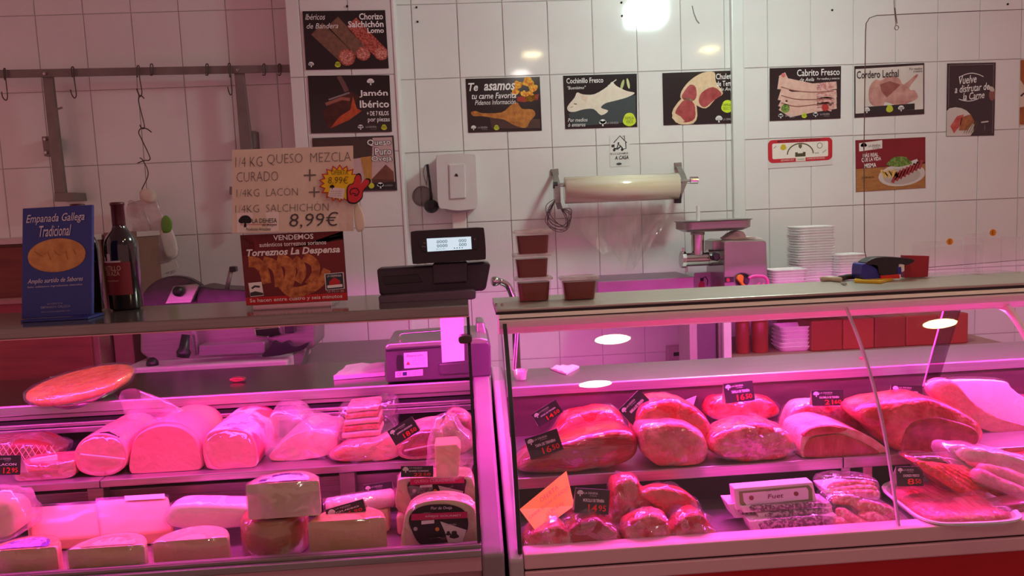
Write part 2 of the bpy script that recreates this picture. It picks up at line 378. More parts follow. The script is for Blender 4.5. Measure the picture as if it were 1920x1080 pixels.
ROWS = [(2.06-TH*j, 2.06-TH*(j+1)) for j in range(-1, 5)]
XS = [(TW*i, TW*(i+1)) for i in range(-11, 16)]
tiling(wall, [x for x in XS if not (x[0] > -.53 and x[1] < -.05)], -.002, [(CEIL-.012, ROWS[0][0])]+ROWS)
PX0, PX1 = at(555, 300, -.15).x, at(748, 200, -.15).x
pil = struct(wbox('wall_pillar', PX0, PX1-.006, -.146, 0, 0, CEIL, GROUT, bev=0))
pl = PX1-.19
tiling(pil, [(PX0, pl-.2), (pl-.2, pl), (pl, PX1-.008)], -.148, [(CEIL-.012, ROWS[0][0])]+ROWS)
for i, (x, w) in enumerate(((PX1, .012),)):
    struct(wbox('trim_1', x-.010, x+.004, -.158, -.0005, .3, CEIL-.02, WHITEP, pil, bev=.004, seg=3))
a, b = at(1373, 200, -.03), at(1396, 200, -.03)
struct(wbox('trim_2', a.x, b.x, -.035, -.0005, 1.30, CEIL-.01, mat('white_trunking', 'dfe2de', rough=.35, scale=3), bev=.006, seg=3))
# drilled screw holes in the tiles
for x, y in ((781, 14), (783, 41), (1165, 5), (1166, 30), (1560, 19), (1889, 8), (651, 12)):
    p = at(x, y, -.0085 if x > 740 else -.156); o = G().lathe([(.0045, 0), (.0045, .004), (.003, .0055)], p, 10, axis=(0, -1, 0)).build('wall_plug', DARK, wall if x > 740 else pil)
p = at(1304, 28, -.008)
G().tube([at(1298, 11, -.008), at(1301, 24, -.010), at(1306, 37, -.011), at(1311, 44, -.008)], .0025, 6).build('loose_sealant', mat('grey_sealant', '9a9690', rough=.6), wall, smooth=True)

# ---- ceiling lamps (their places follow from their mirror images in the tiles and the curved glass)
def downlight(x, y, col, s, label):
    t = thing('ceiling_downlight', label, 'ceiling light', (x, y, CEIL), 'round ceiling downlights')
    G().lathe([(.075, -.012), (.088, -.010), (.092, 0), (.075, 0)], (x, y, CEIL), 28).build('trim_ring', WHITEP, t, smooth=True)
    m = mat('lamp_'+label[:4], col, emit=s, ecol=col); G().lathe([(.0, -.006), (.072, -.006), (.072, -.0125), (0, -.0125)], (x, y, CEIL), 28).build('diffuser', m, t)
downlight(.757, -2.39, 'ffe9b0', SPOT_STRENGTH, 'warm round downlight in the ceiling nearest the grinder side of the case')
downlight(.73, -3.15, 'fff8f2', SPOT_STRENGTH, 'white round downlight in the ceiling nearest the camera')
downlight(2.12, -2.42, 'ffe59c', SPOT_STRENGTH, 'yellow round downlight in the ceiling furthest to the right')
LX, LY, LZ = 1.297, -1.05, 2.569
t = thing('ceiling_panel_light', 'square white glowing lamp hung close under the ceiling near the wall', 'ceiling light', (LX, LY, CEIL))
wbox('mounting_plate', LX-.12, LX+.12, LY-.12, LY+.12, CEIL-.012, CEIL, WHITEP, t)
wbox('diffuser', LX-.10, LX+.10, LY-.10, LY+.10, CEIL-.125, CEIL-.012, mat('lit_panel', 'f4fbf6', emit=PANEL_STRENGTH, ecol='dcfcf0'), t, bev=.015, seg=3)

# ================================================================== display cases
def led(case, x0, x1, y, z, w, tilt, name):
    # the pink light strip under the top of a case: a tube with its lamp
    ld = bpy.data.lights.new(name, 'AREA'); ld.shape = 'RECTANGLE'; ld.size = x1-x0; ld.size_y = .02; ld.energy = w; ld.color = PINK; ld.spread = math.radians(164)
    lo = bpy.data.objects.new(name, ld); COL.objects.link(lo); lo.parent = case; o = Vector(case['_o'])
    lo.location = Vector(((x0+x1)/2, y, z))-o; lo.rotation_euler = (tilt, 0, 0)
# profile of the curved glass (y, z), from the top rail down
GP = [(-1.914, 1.246), (-1.934, 1.223), (-1.966, 1.187), (-1.998, 1.149), (-2.030, 1.106), (-2.059, 1.055), (-2.087, .990), (-2.109, .921), (-2.127, .863), (-2.137, .828)]
_zs = [1.246-.4205*k/48 for k in range(49)]
GPS = [(((1.504*z-3.695)*z+3.286)*z-3.178, z) for z in _zs]
def extr(name, prof, x0, x1, m, parent, bev=0., **k):
    g = G(); g.prism([(x0, y, z) for y, z in prof], (x1-x0, 0, 0)); return g.build(name, m, parent, bev=bev, **k)
def glass_pane(name, prof, x0, x1, th, m, parent, edge=True):
    n = len(prof); nr = []
    for i in range(n):
        a, b = prof[max(0, i-1)], prof[min(n-1, i+1)]; d = math.hypot(b[0]-a[0], b[1]-a[1]); nr.append(((b[1]-a[1])/d, -(b[0]-a[0])/d))
    out = prof; inn = [(p[0]-q[0]*th, p[1]-q[1]*th) for p, q in zip(prof, nr)]
    g = G(); rings = [[(x, y, z) for y, z in out+inn[::-1]] for x in (x0, x1)]; g.loft(rings, 0, caps=False)
    o = g.build(name, m, parent, smooth=True); o.data.set_sharp_from_angle(angle=.5)
    if edge:
        for x in (x0, x1): 
            g = G(); k = len(out); vs = [(x+s, y, z) for s in (-.0006, .0006) for y, z in out]+[(x+s, y, z) for s in (-.0006, .0006) for y, z in inn]
            fs = []
            for i in range(k-1): fs += [(i, i+1, k+i+1, k+i), (2*k+i, 2*k+i+1, 3*k+i+1, 3*k+i), (i, i+1, 2*k+i+1, 2*k+i), (k+i, k+i+1, 3*k+i+1, 3*k+i)]
            g.add(vs, fs); g.build('glass_edge', GEDGE, o)
    return o
PINKMETAL = STEEL
def make_case(side):
    if side == 'r':
        x0, x1 = .27, 2.3; zg = .825; zd = .808; zs = .900; zw = 1.029; ztop = 1.262; yw1 = -1.43
        c = thing('display_case', 'curved-glass refrigerated meat counter with red base panel', 'display case', (1.2, -1.8, 0), 'refrigerated counters')
    else:
        x0, x1 = -1.5, .19; zg = .838; zd = .815; zs = .930; zw = 1.052; ztop = 1.275; yw1 = -1.30
        c = thing('display_case', 'straight-glass refrigerated counter full of cheeses and hams', 'display case', (-.6, -1.8, 0), 'refrigerated counters')
    yg = -2.137; ys = -1.94 if side == 'r' else -1.872; yw = -1.64
    # body below the goods
    if side == 'r':
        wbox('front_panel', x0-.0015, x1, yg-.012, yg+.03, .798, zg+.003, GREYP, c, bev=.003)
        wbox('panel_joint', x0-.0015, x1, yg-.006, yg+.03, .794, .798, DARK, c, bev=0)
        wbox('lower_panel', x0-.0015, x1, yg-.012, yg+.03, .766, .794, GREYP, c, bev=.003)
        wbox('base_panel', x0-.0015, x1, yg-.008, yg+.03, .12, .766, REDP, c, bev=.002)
    else:
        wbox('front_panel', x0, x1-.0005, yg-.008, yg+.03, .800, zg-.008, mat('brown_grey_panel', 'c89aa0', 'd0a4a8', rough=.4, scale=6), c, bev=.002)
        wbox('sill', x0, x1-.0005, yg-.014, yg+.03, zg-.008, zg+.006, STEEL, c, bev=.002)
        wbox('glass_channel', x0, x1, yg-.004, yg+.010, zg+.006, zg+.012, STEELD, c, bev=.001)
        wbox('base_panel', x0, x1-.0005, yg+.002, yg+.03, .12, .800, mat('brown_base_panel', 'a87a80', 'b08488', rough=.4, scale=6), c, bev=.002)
    wbox('plinth', x0, x1, yg+.08, -1.45, 0, .12, DARK, c, bev=0)
    wbox('body', x0, x1, yg+.03, yw1, .12, zd-.02, GREYP, c, bev=0)
    wbox('deck', x0, x1, yg+.012, yw+.02, zd-.02, zd, STEEL, c, bev=.002)
    # back of the lower tier: near-black sheets put in for its shade, steel rails and posts
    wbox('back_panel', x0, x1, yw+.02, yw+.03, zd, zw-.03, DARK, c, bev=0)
    if side == 'r':
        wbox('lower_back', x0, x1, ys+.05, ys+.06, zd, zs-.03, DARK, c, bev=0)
        for xp in (.985, 1.035): wbox('shelf_post', xp, xp+.022, ys+.01, ys+.05, zd, zs-.022, STEEL, c, bev=.002)
        # shelf in three plates
        for xa, xb in ((x0+.002, .985), (.987, 1.70), (1.702, x1)):
            s = wbox('shelf', xa, xb, ys, yw+.02, zs-.024, zs, STEEL, c, bev=.002)
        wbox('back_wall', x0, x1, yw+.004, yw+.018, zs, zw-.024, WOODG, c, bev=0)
    else:
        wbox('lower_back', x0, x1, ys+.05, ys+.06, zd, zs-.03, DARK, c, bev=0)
        wbox('back_rail', x0, x1, ys+.035, ys+.05, zs-.055, zs-.034, STEELD, c, bev=.002)
        wbox('back_rail', x0, x1, ys+.040, ys+.05, zs-.088, zs-.056, STEELD, c, bev=.002)
        for xp in (at(175, 930, ys+.03).x, at(640, 900, ys+.03).x): wbox('shelf_post', xp, xp+.034, ys+.005, ys+.036, zd, zs-.018, STEELD, c, bev=.002)
        for xa, xb in ((x0, -.62), (-.618, x1)): wbox('shelf', xa, xb, ys, yw+.02, zs-.016, zs, STEEL, c, bev=.002)
        wbox('vent_rail', x0, x1, yw-.002, yw+.012, zw-.058, zw-.048, STEEL, c, bev=.002)
        wbox('vent_rail', x0, x1, yw+.004, yw+.012, zw-.048, zw-.040, DARK, c, bev=0)  # shade of the slot between the rails, put in as a near-black strip
        wbox('vent_rail', x0, x1, yw-.004, yw+.012, zw-.074, zw-.060, STEEL, c, bev=.002)
    wbox('worktop', x0, x1, yw, yw1, zw-.006, zw, mat('worktop_steel_'+side, '9a9390' if side == 'l' else 'aaa2a0', 'a69f9c' if side == 'l' else 'b4acaa', rough=.22 if side == 'l' else .34, metal=1.0 if side == 'l' else .85, scale=5, stretch=(1, 30, 30)), c, bev=.001)
    wbox('worktop_lip', x0, x1, yw-.003, yw+.012, zw-.025, zw-.001, STEEL, c, bev=.002)
    if side == 'l': wbox('worktop_lip', x0, x1, yw+.001, yw+.012, zw-.036, zw-.026, STEELD, c, bev=.001)
    # end panel with sloping top edge
    xe = (x1, x1+.042) if side == 'l' else (x0-.030, x0-.002)
    pf = [(yg-.012, .12), (yg-.012, zg-.006), (yw-.02, zw-.006), (yw+.03, zw+.012), (yw1, zw+.012), (yw1, .12)]
    extr('end_panel', pf, xe[0], xe[1], mat('pale_end_panel' if side == 'r' else 'grey_end_panel', 'b0a6a8' if side == 'r' else '86797e', 'b8aeb0' if side == 'r' else '908388', rough=.45, scale=4), c, bev=.006, seg=3)
    # top
    if side == 'r':
        yt0, yt1 = -1.905, -1.70
        wbox('top_shelf', x0-.025, x1, yt0-.018, yt1, ztop-.006, ztop, mat('top_steel', 'b4aaa0', 'bfb5aa', rough=.36, metal=.55, scale=5, stretch=(1, 30, 30)), c, bev=.002)
        wbox('top_seal', x0-.025, x1, yt0-.012, yt1-.02, ztop-.012, ztop-.006, BLACKP, c, bev=0)
        cp = [(yt0-.016, ztop-.012), (yt0-.022, ztop-.018), (yt0-.024, ztop-.026), (yt0-.020, ztop-.040), (yt0-.008, ztop-.052), (yt0+.012, ztop-.058), (yt0+.05, ztop-.058), (yt0+.05, ztop-.012)]
        extr('canopy_profile', cp, x0-.02, x1, ALU, c, bev=.001)
        extr('canopy_groove', [(yt0-.0225, ztop-.0195), (yt0-.0245, ztop-.0215), (yt0-.02, ztop-.0215)], x0-.02, x1, DARK, c)
        led(c, x0+.03, x1-.05, yt0-.002, ztop-.060, LED_R, .06, 'led_strip')
        G().tube([(x0+.03, yt0+.090, ztop-.0135), (x1-.05, yt0+.090, ztop-.0135)], .007, 10).build('led_tube', mat('pink_tube_right', 'ff70c8', emit=TUBE_R, ecol='ff46d4'), c, smooth=True)
        wbox('added_baffle', x0-.02, x1, yt1-.004, yt1-.001, ztop-.024, ztop-.006, STEELD, c, bev=0)  # added strip, blocks the tube's light towards the upper wall
        # glass panes: joint at x = 1.0
        glass_pane('front_glass', GPS, x0-.004, .9965, .006, GLASSC, c)
        glass_pane('front_glass', GPS, 1.0, x1, .006, GLASSC, c)
        # black rubber seal along the left rim
        g = G(); g.loft([[(x, y-.002+dy, z) for (x, dy) in ((x0-.012, 0), (x0-.004, 0), (x0-.004, .014), (x0-.012, .014))] for y, z in GPS], 0); g.build('edge_seal', BLACKP, c)
        # left side glass, slim upright, right partition with curved arm
        g = G(); sp = [(y+.01, z) for y, z in GPS]+[(yw, zw+.006), (yw+.02, zw+.012), (yt1, ztop-.014)]
        g.prism([(x0-.014, y, z) for y, z in sp], (.005, 0, 0)); g.build('side_glass', GLASS, c)
        for q in ((968, 607), (972, 607)):
            p0, p1 = at(q[0], q[1], -1.72), at(q[0]-6, 694, -1.66)
            G().tube([p0, p1], .0016, 6).build('upright_edge', mat('pale_edge', 'e8b8c8', rough=.3), c)
        xa = at(1790, 640, -1.78).x
        part = [(-1.895, 1.205), (-1.80, 1.205), (-1.745, 1.20), (-1.655, zw-.03), (-1.70, zw-.06), (-1.74, zw-.05)]
        g = G(); g.prism([(xa, y, z) for y, z in [(-1.80, 1.205), (-1.745, 1.205), (-1.655, zw-.055), (-1.70, zw-.055)]], (.006, 0, 0)); g.build('partition', clear('tinted_glass', tint=(.62, .45, .58), ior=1.4), c)
        G().tube([(xa, -1.745, 1.205), (xa, -1.655, zw-.055)], .0022, 6).build('partition_edge', mat('pale_edge', 'e8b8c8', rough=.3), c)
        P = smoothpts([at(1772, 566, -1.76), at(1830, 566, -1.83), at(1878, 572, -1.90), at(1905, 600, -1.945), at(1932, 650, -1.985), at(1955, 705, -2.02)], 5, False)
        g = G(); g.loft([[p+Vector(d) for d in ((-.003, 0, .010), (.003, 0, .010), (.003, 0, -.010), (-.003, 0, -.010))] for p in P], 0); g.build('curved_arm', ALU, c)
        for p in ((930, 571), (941, 571), (941, 582)):
            G().lathe([(0.0035, 0), (.0035, .006), (0, .008)], at(*p, -1.90)+Vector((0, 0, 0)), 10, axis=(0, -1, 0)).build('fixing_screw', CHROME, c)
    else:
        yt0, yt1 = -1.925, -1.62
        wbox('top_shelf', x0, x1-.002, yt0, yt1, ztop-.005, ztop, mat('top_glossy_steel', '8c7f7b', '9a8d88', rough=.14, metal=.7, scale=4), c, bev=.001)
        wbox('top_rail', x0, x1-.002, yt0-.005, yt0+.014, ztop-.022, ztop-.0005, STEELD, c, bev=.002)
        wbox('rail_edge', x0, x1-.002, yt0-.006, yt0+.002, ztop-.0245, ztop-.022, mat('pink_lit_trim', 'd89aa0', rough=.3), c, bev=0)  # pink glow from the case painted into the trim colour
        led(c, x0+.1, x1-.04, yt0+.016, ztop-.027, LED_L, .06, 'led_strip')
        G().tube([(x0+.1, yt0+.060, ztop-.0125), (x1-.04, yt0+.060, ztop-.0125)], .007, 10).build('led_tube', mat('pink_tube_left', 'ff70c8', emit=TUBE_L, ecol='ff46d4'), c, smooth=True)
        wbox('added_baffle', x0, x1-.004, yt1-.004, yt1-.001, ztop-.022, ztop-.005, STEELD, c, bev=0)  # added here too, to keep the tube's light off the upper tiles
        gp = [(yt0-.002, ztop-.024), (-2.0, 1.06), (-2.08, .92), (yg, zg+.002)]
        gp = [(yt0-.002+(yg-yt0+.002)*t, ztop-.024+(zg+.002-ztop+.024)*t) for t in [i/8 for i in range(9)]]
        glass_pane('front_glass', gp, x0, x1-.006, .006, GLASS, c, edge=False)
        g = G(); g.loft([[(x, y-.003+dy, z) for (x, dy) in ((x1-.007, 0), (x1-.001, 0), (x1-.001, .010), (x1-.007, .010))] for y, z in gp], 0); g.build('edge_seal', mat('dark_seal', '2a1a26', rough=.3), c)
        g = G(); g.prism([(x1-.005, y, z) for y, z in gp+[(yw, zw+.004), (yw+.05, zw+.006), (yw+.05, ztop-.026)]], (.004, 0, 0)); g.build('side_glass', GLASS, c)
        pc = at(876, 636, -1.955); o = G(); o.prism([(pc.x+a*.014-(.004), -1.962, pc.z+b*.0085) for a, b in [(math.copysign(abs(math.cos(t))**.6, math.cos(t)), math.copysign(abs(math.sin(t))**.6, math.sin(t))) for t in [k*math.pi/8 for k in range(16)]]], (0, .03, 0)); o.build('glass_clip', mat('grey_clip', '4a3a38', rough=.4), c, bev=.002)
    return c
case_r = make_case('r'); case_l = make_case('l')
ZS_R, ZD_R, ZW_R, ZT_R = .9005, .8085, 1.0295, 1.2625
ZS_L, ZD_L, ZW_L, ZT_L = .9305, .8155, 1.0525, 1.2755

# ================================================================== posters on the tiles
YW = -.0105; YP = -.1585
WHT, BLK = 'f2efec', '141113'
def logo_row(p, items, v=.86, w=.07):
    for k, u in items:
        if k == 't': p.tree(WHT, u, v, w)
        elif k == 'h': p.mark('round_seal', lambda: p.ell('c8d430', u+w*.5, v+.06, w*.5, wob=.06, l=3)); p.text('4a5a10', 'VERDE', u+w*.12, v+.03, w*.76, .05)
        else: p.text('b8b0b0', 'LA DEHESA', u, v+.03, w*1.9, .035); p.text('8a8286', 'de Burgos', u+w*.8, v+.075, w*1.1, .025)
RAWR = mat('print_raw_red', 'a8302c', 'd87468', scale=40, rough=.4); RAWP = mat('print_raw_pink', 'd8a898', 'e8c4b4', scale=40, rough=.4); SAUP = mat('print_salami', '8a2c24', 'c86a58', scale=120, thr=(.4, .6), rough=.4)
CASP = mat('print_casing', '6a4a3c', '8a6450', scale=60, rough=.4); ROAST = mat('print_roast', '9a5420', 'd08a3c', scale=40, rough=.4); FLAME = mat('print_flame', 'e06a14', 'f8c848', scale=90, thr=(.4, .6), rough=.4)
PIGM = mat('print_piglet', 'e2d2bc', 'eee2d0', scale=30, rough=.4); CHMEAT = mat('print_steak', '8e2426', 'b0484a', scale=26, thr=(.35, .65), rough=.4, vein=('e4b8a8', 18, .8, 1.0)); FATP = mat('print_fat', 'd8b890', 'e8cca8', scale=50, rough=.4)
WOODP = mat('print_wood', '9a6636', 'b88048', scale=20, rough=.4, stretch=(1, 1, 6)); GREENP = mat('print_leaves', '4a6a28', '82a048', scale=90, thr=(.4, .6), rough=.4); FRIES = mat('print_fries', 'd8a848', 'eccc7c', scale=80, rough=.4)
def d_chorizo(p):
    for (a, b, c, d), w in (((.16, .3, .50, .80), .20), ((.36, .18, .70, .74), .17), ((.58, .2, .92, .74), .17)):
        p.stroke(CASP if a < .5 else SAUP, [(a, b), (c, d)], w, 1 if a < .3 else 2, w*.95)
        p.ell(SAUP, c, d, w*.52, w*.5*p.asp, l=3); p.ell(mat('print_salami_light', 'b0584c', 'e0a090', scale=160, thr=(.45, .6), rough=.4), c, d, w*.42, w*.4*p.asp, l=4)
    p.text(WHT, 'Ibéricos', .03, .05, .24, .10, .3); p.text(WHT, 'de Bandera', .04, .21, .38, .09, .3)
    p.text(WHT, 'Chorizo', .68, .05, .29, .11, 0, .02); p.text(WHT, 'Salchichón', .54, .18, .43, .11, 0, .02); p.text(WHT, 'Lomo', .77, .30, .20, .09, 0, .02)
    logo_row(p, (('t', .03), ('h', .35)))
poster('wall_poster', 'black poster of three cut cured sausages, topmost on the pillar', 'poster', (567, 21), (722, 19), (729, 128), (574, 131), YP, '241c1e', d_chorizo, group='food posters on the tiled wall')
def d_jamon(p):
    p.poly(mat('print_ham_dark', '3a1a16', '5a2a20', scale=30, rough=.4), [(.16, .62), (.34, .4), (.52, .28), (.62, .36), (.52, .6), (.3, .92), (.2, .9)], 1)
    p.poly(mat('print_ham_red', 'a83a1e', 'd06034', scale=50, rough=.4), [(.54, .36), (.58, .58), (.64, .62), (.48, .78), (.24, .92), (.36, .72), (.5, .6)], 2)
    p.stroke('6a4440', [(.38, .0), (.42, .12), (.47, .28)], .06, 2); p.stroke('8a7a7a', [(.24, .42), (.5, .3)], .02, 3); p.stroke('9a5a4a', [(.2, .5), (.4, .4), (.5, .42)], .04, 2)
    p.text(WHT, 'Jamón', .62, .26, .35, .13, 0, .02); p.text(WHT, 'Ibérico', .62, .44, .36, .13, 0, .02); p.text(WHT, '+ DE 7 KILOS', .70, .63, .27, .08, 0, .02); p.text(WHT, 'por piezas', .71, .74, .27, .10, 0, .01)
    p.tree(WHT, .72, .05, .09); logo_row(p, (('t', .58), ('n', .68), ('h', .87)))
poster('wall_poster', 'dark poster of a carved cured ham in the middle of the pillar', 'poster', (577, 142), (730, 141), (735, 247), (583, 250), YP, '1c1618', d_jamon, group='food posters on the tiled wall')
def d_queso(p):
    p.poly('c8a8a4', [(.02, .03), (.98, .03), (.98, .97), (.02, .97)], 1); p.poly('4a342e', [(.02, .03), (.74, .03), (.72, .36), (.5, .40), (.02, .40)], 2)
    p.poly(mat('print_cheese', 'b07838', 'cc9850', scale=20, rough=.4, stretch=(8, 1, 1)), [(.58, .38), (.72, .36), (.70, .80), (.62, .84)], 3)
    p.poly(mat('print_wedge', '6e4030', '85543e', scale=20, rough=.4), [(.70, .78), (.88, .52), (.97, .66), (.97, .80)], 3); p.poly('5a3428', [(.70, .78), (.97, .80), (.97, .86), (.70, .88)], 3)
    p.poly('241a1c', [(.6, .86), (.98, .84), (.98, .97), (.6, .97)], 4)
    for s, x, y, w in (('Queso', .67, .06, .29), ('Puro', .76, .22, .20), ('Oveja', .71, .36, .25)):
        p.text('241a1c', s, x-.008, y-.01, w+.016, .145, 0, .06, l=4); p.text(WHT, s, x, y, w, .125, 0, .015, l=5)
    p.ell('c8c830', .69, .9, .035, l=5); p.tree(WHT, .76, .84, .08, 5); p.text('b0a8a8', 'LA DEHESA', .85, .89, .1, .03, l=5)
poster('wall_poster', 'pale framed cheese poster, lowest on the pillar behind the handwritten sheet', 'poster', (585, 259), (738, 254), (745, 357), (590, 361), YP, '2a2022', d_queso, group='food posters on the tiled wall')
def d_asamos(p):
    for x, y, r in ((.70, .14, .055), (.84, .08, .07), (.9, .2, .06), (.66, .26, .05), (.86, .36, .07), (.77, .3, .04)): p.ell(FLAME, x, y, r, wob=.15, seed=x*30, l=1)
    p.poly('a02c1c', [(.68, .36), (.98, .32), (.96, .42), (.78, .46), (.68, .44)], 1)
    p.poly('4a2a22', [(.3, .72), (.5, .78), (.98, .78), (.98, .95), (.32, .93)], 1)
    p.poly(ROAST, [(v.x, v.y) for v in smoothpts([(.05, .62, 0), (.12, .6, 0), (.2, .64, 0), (.46, .64, 0), (.58, .52, 0), (.68, .46, 0), (.74, .58, 0), (.88, .6, 0), (.92, .7, 0), (.84, .82, 0), (.78, .94, 0), (.62, .88, 0), (.5, .78, 0), (.36, .74, 0), (.2, .7, 0), (.08, .69, 0)], 3)], 2)
    p.text(WHT, 'Te', .03, .08, .13, .15, .25, .02); p.text(WHT, 'asamos', .24, .10, .42, .13, .25, .02); p.text(WHT, 'tu carne Favorita', .07, .27, .6, .11, .25, .01); p.text(WHT, 'Pídenos Información', .11, .40, .55, .09, .25)
    logo_row(p, (('t', .04), ('n', .13), ('h', .35)))
poster('wall_poster', 'black poster of a golden roast shoulder with flames', 'poster', (873, 148), (1012, 144), (1016, 245), (878, 249), YW, '1e1a1c', d_asamos, group='food posters on the tiled wall')
def d_cochi(p):
    p.poly('2c3234', [(.05, .72), (.5, .5), (.98, .4), (.98, .9), (.1, .95)], 1)
    p.poly(PIGM, [(v.x, v.y) for v in smoothpts([(.04, .58, 0), (.14, .42, 0), (.18, .32, 0), (.26, .36, 0), (.42, .36, 0), (.6, .22, 0), (.66, .14, 0), (.72, .22, 0), (.86, .32, 0), (.97, .36, 0), (.86, .44, 0), (.68, .5, 0), (.56, .54, 0), (.5, .62, 0), (.6, .68, 0), (.5, .76, 0), (.40, .64, 0), (.26, .64, 0), (.14, .68, 0), (.06, .67, 0)], 3)], 2)
    p.poly('e0c8b4', [(.22, .36), (.32, .40), (.30, .52), (.24, .46)], 3); p.stroke('b89a84', [(.08, .6), (.12, .58)], .012, 3); p.stroke('3a3030', [(.13, .53), (.17, .54)], .012, 3)
    p.ell('b8c080', .80, .2, .02, .10, .3, l=1); p.ell('c8d090', .88, .18, .018, .10, -.2, l=1); p.stroke('d8d8c8', [(.6, .22), (.72, .1)], .012, 3)
    p.text(WHT, 'Cochinillo Fresco', .04, .05, .5, .10, 0, .01); p.text(WHT, '"Buenísimo"', .05, .2, .25, .06, .25); p.text(WHT, 'Por medios', .04, .80, .27, .07, .25); p.text(WHT, 'ó enteros', .04, .89, .24, .07, .25)
    p.tree(WHT, .47, .83, .10); p.text('b0a8a8', 'LA DEHESA', .57, .89, .17, .04); p.ell('c8dc20', .89, .86, .09, wob=.05, l=3); p.text('4a6010', 'FAMILIA', .83, .80, .12, .06); p.text('4a6010', 'VERDE', .84, .87, .10, .06)
poster('wall_poster', 'black poster of a whole white piglet', 'poster', (1056, 142), (1194, 138), (1195, 238), (1060, 242), YW, '1e1c1e', d_cochi, group='food posters on the tiled wall')
def d_chul(p):
    p.poly(FATP, [(v.x, v.y) for v in smoothpts([(.26, .36, 0), (.38, .16, 0), (.56, .02, 0), (.72, .02, 0), (.74, .2, 0), (.84, .42, 0), (.74, .52, 0), (.6, .7, 0), (.44, .62, 0), (.26, .52, 0)], 3)], 1)
    p.poly(CHMEAT, [(v.x, v.y) for v in smoothpts([(.28, .4, 0), (.38, .24, 0), (.46, .3, 0), (.46, .5, 0), (.36, .58, 0), (.27, .5, 0)], 3)], 2)
    p.poly(CHMEAT, [(v.x, v.y) for v in smoothpts([(.54, .4, 0), (.7, .3, 0), (.82, .44, 0), (.7, .56, 0), (.58, .68, 0), (.5, .58, 0)], 3)], 2)
    p.ell(FATP, .31, .76, .175, .2*p.asp/1.05, .3, l=2, wob=.05); p.ell(CHMEAT, .32, .75, .14, .16*p.asp/1.05, .3, l=3, wob=.06); p.poly(FATP, [(.14, .76), (.24, .84), (.3, .94), (.18, .96), (.12, .86)], 4)
    p.text(WHT, 'Chuletón', .74, .05, .29, .11, 0, .01); p.text(WHT, 'de Ternera', .75, .19, .30, .10, 0, .01); p.text(WHT, 'de Avila', .79, .31, .2, .07, .25)
    p.ell('c8dc20', .90, .68, .085, wob=.05, l=3); p.text('4a6010', 'FAMILIA', .84, .62, .12, .05); p.text('4a6010', 'SELECTA', .84, .69, .12, .05); p.tree(WHT, .73, .84, .10); p.text('b0a8a8', 'LA DEHESA', .84, .9, .14, .04)
poster('wall_poster', 'black poster of a raw rib steak, its edge behind the white trunking', 'poster', (1242, 137), (1377, 132), (1377, 231), (1244, 235), YW, '1e1c1e', d_chul, group='food posters on the tiled wall')
def d_cabrito(p):
    for k, (y0, y1) in enumerate(((.18, .34), (.42, .5), (.58, .62), (.70, .72))):
        p.stroke(RAWP, [(.12+.02*k, y0+.1*(3-k)/3), (.3, y0+.14), (.6, y1+.06), (.94, y1+.02)], .17, 1+k % 2, .10)
        for j in range(3): p.stroke(mat('print_rib', 'c87c78', 'e8c0b8', scale=80, thr=(.4, .6), rough=.4), [(.66, y1+.04*j), (.8, y1-.02+.05*j), (.93-.03*j, y1+.06*j)], .035, 3)
    for k, (y0, y1) in enumerate(((.30, .44), (.46, .58), (.60, .68))): p.stroke('8a5048', [(v.x, v.y) for v in smoothpts([(.16, y0+.06, 0), (.36, y0+.14, 0), (.62, y1+.04, 0), (.9, y1+.03, 0)], 4, False)], .012, 4)
    p.stroke(RAWP, [(.17, .12), (.24, .3), (.2, .55)], .1, 3); p.ell('c8686a', .19, .14, .03, l=4); p.ell('b0302c', .78, .78, .05, l=4); p.ell(GREENP, .22, .77, .06, l=4)
    p.text(WHT, 'Cabrito Fresco', .38, .04, .6, .13, 0, .01); p.text(WHT, 'de Avila', .42, .2, .2, .07, .25); p.text(WHT, 'Por medios y enteros', .66, .21, .32, .05, .25)
    logo_row(p, (('t', .12), ('n', .22), ('h', .45), ('t', .61), ('n', .71)))
poster('wall_poster', 'black poster of raw kid goat carcasses side by side', 'poster', (1443, 128), (1577, 124), (1576, 222), (1443, 227), YW, '241e20', d_cabrito, group='food posters on the tiled wall')
def d_cordero(p):
    p.poly(mat('print_marble', 'd8cfc6', 'e6ded6', scale=10, rough=.4), [(.015, .06), (.985, .04), (.985, .90), (.015, .92)], 1)
    LA = mat('print_lamb', 'b07870', 'd8a89c', scale=26, rough=.4)
    p.poly(LA, [(v.x, v.y) for v in smoothpts([(.22, .4, 0), (.3, .28, 0), (.38, .3, 0), (.5, .22, 0), (.64, .28, 0), (.7, .4, 0), (.88, .22, 0), (.9, .26, 0), (.78, .48, 0), (.88, .56, 0), (.9, .68, 0), (.78, .76, 0), (.64, .82, 0), (.44, .72, 0), (.4, .84, 0), (.24, .76, 0), (.2, .6, 0)], 3)], 2)
    p.poly(mat('print_lamb_dark', '8a4a44', 'a86860', scale=26, rough=.4), [(.36, .38), (.5, .32), (.66, .4), (.56, .52), (.46, .64), (.38, .5)], 3); p.ell(LA, .82, .62, .08, .1, l=4, wob=.1)
    p.poly('2a2426', [(.14, .80), (.86, .78), (.86, .9), (.14, .92)], 3)
    p.text('2a2224', 'Cordero Lechal', .03, .10, .6, .15, 0, .015); p.text('4a3a3a', 'Por medios', .78, .08, .19, .05, .25); p.text('4a3a3a', 'y enteros', .84, .14, .13, .05, .25)
    for x in (.13, .62): p.tree(WHT, x, .80, .09, 4)
    p.ell('c0c832', .5, .86, .05, wob=.05, l=4)
poster('wall_poster', 'pale poster of suckling lamb cuts behind the hanging clear screen', 'poster', (1602, 124), (1733, 118), (1733, 214), (1602, 221), YW, '241e20', d_cordero, group='food posters on the tiled wall')
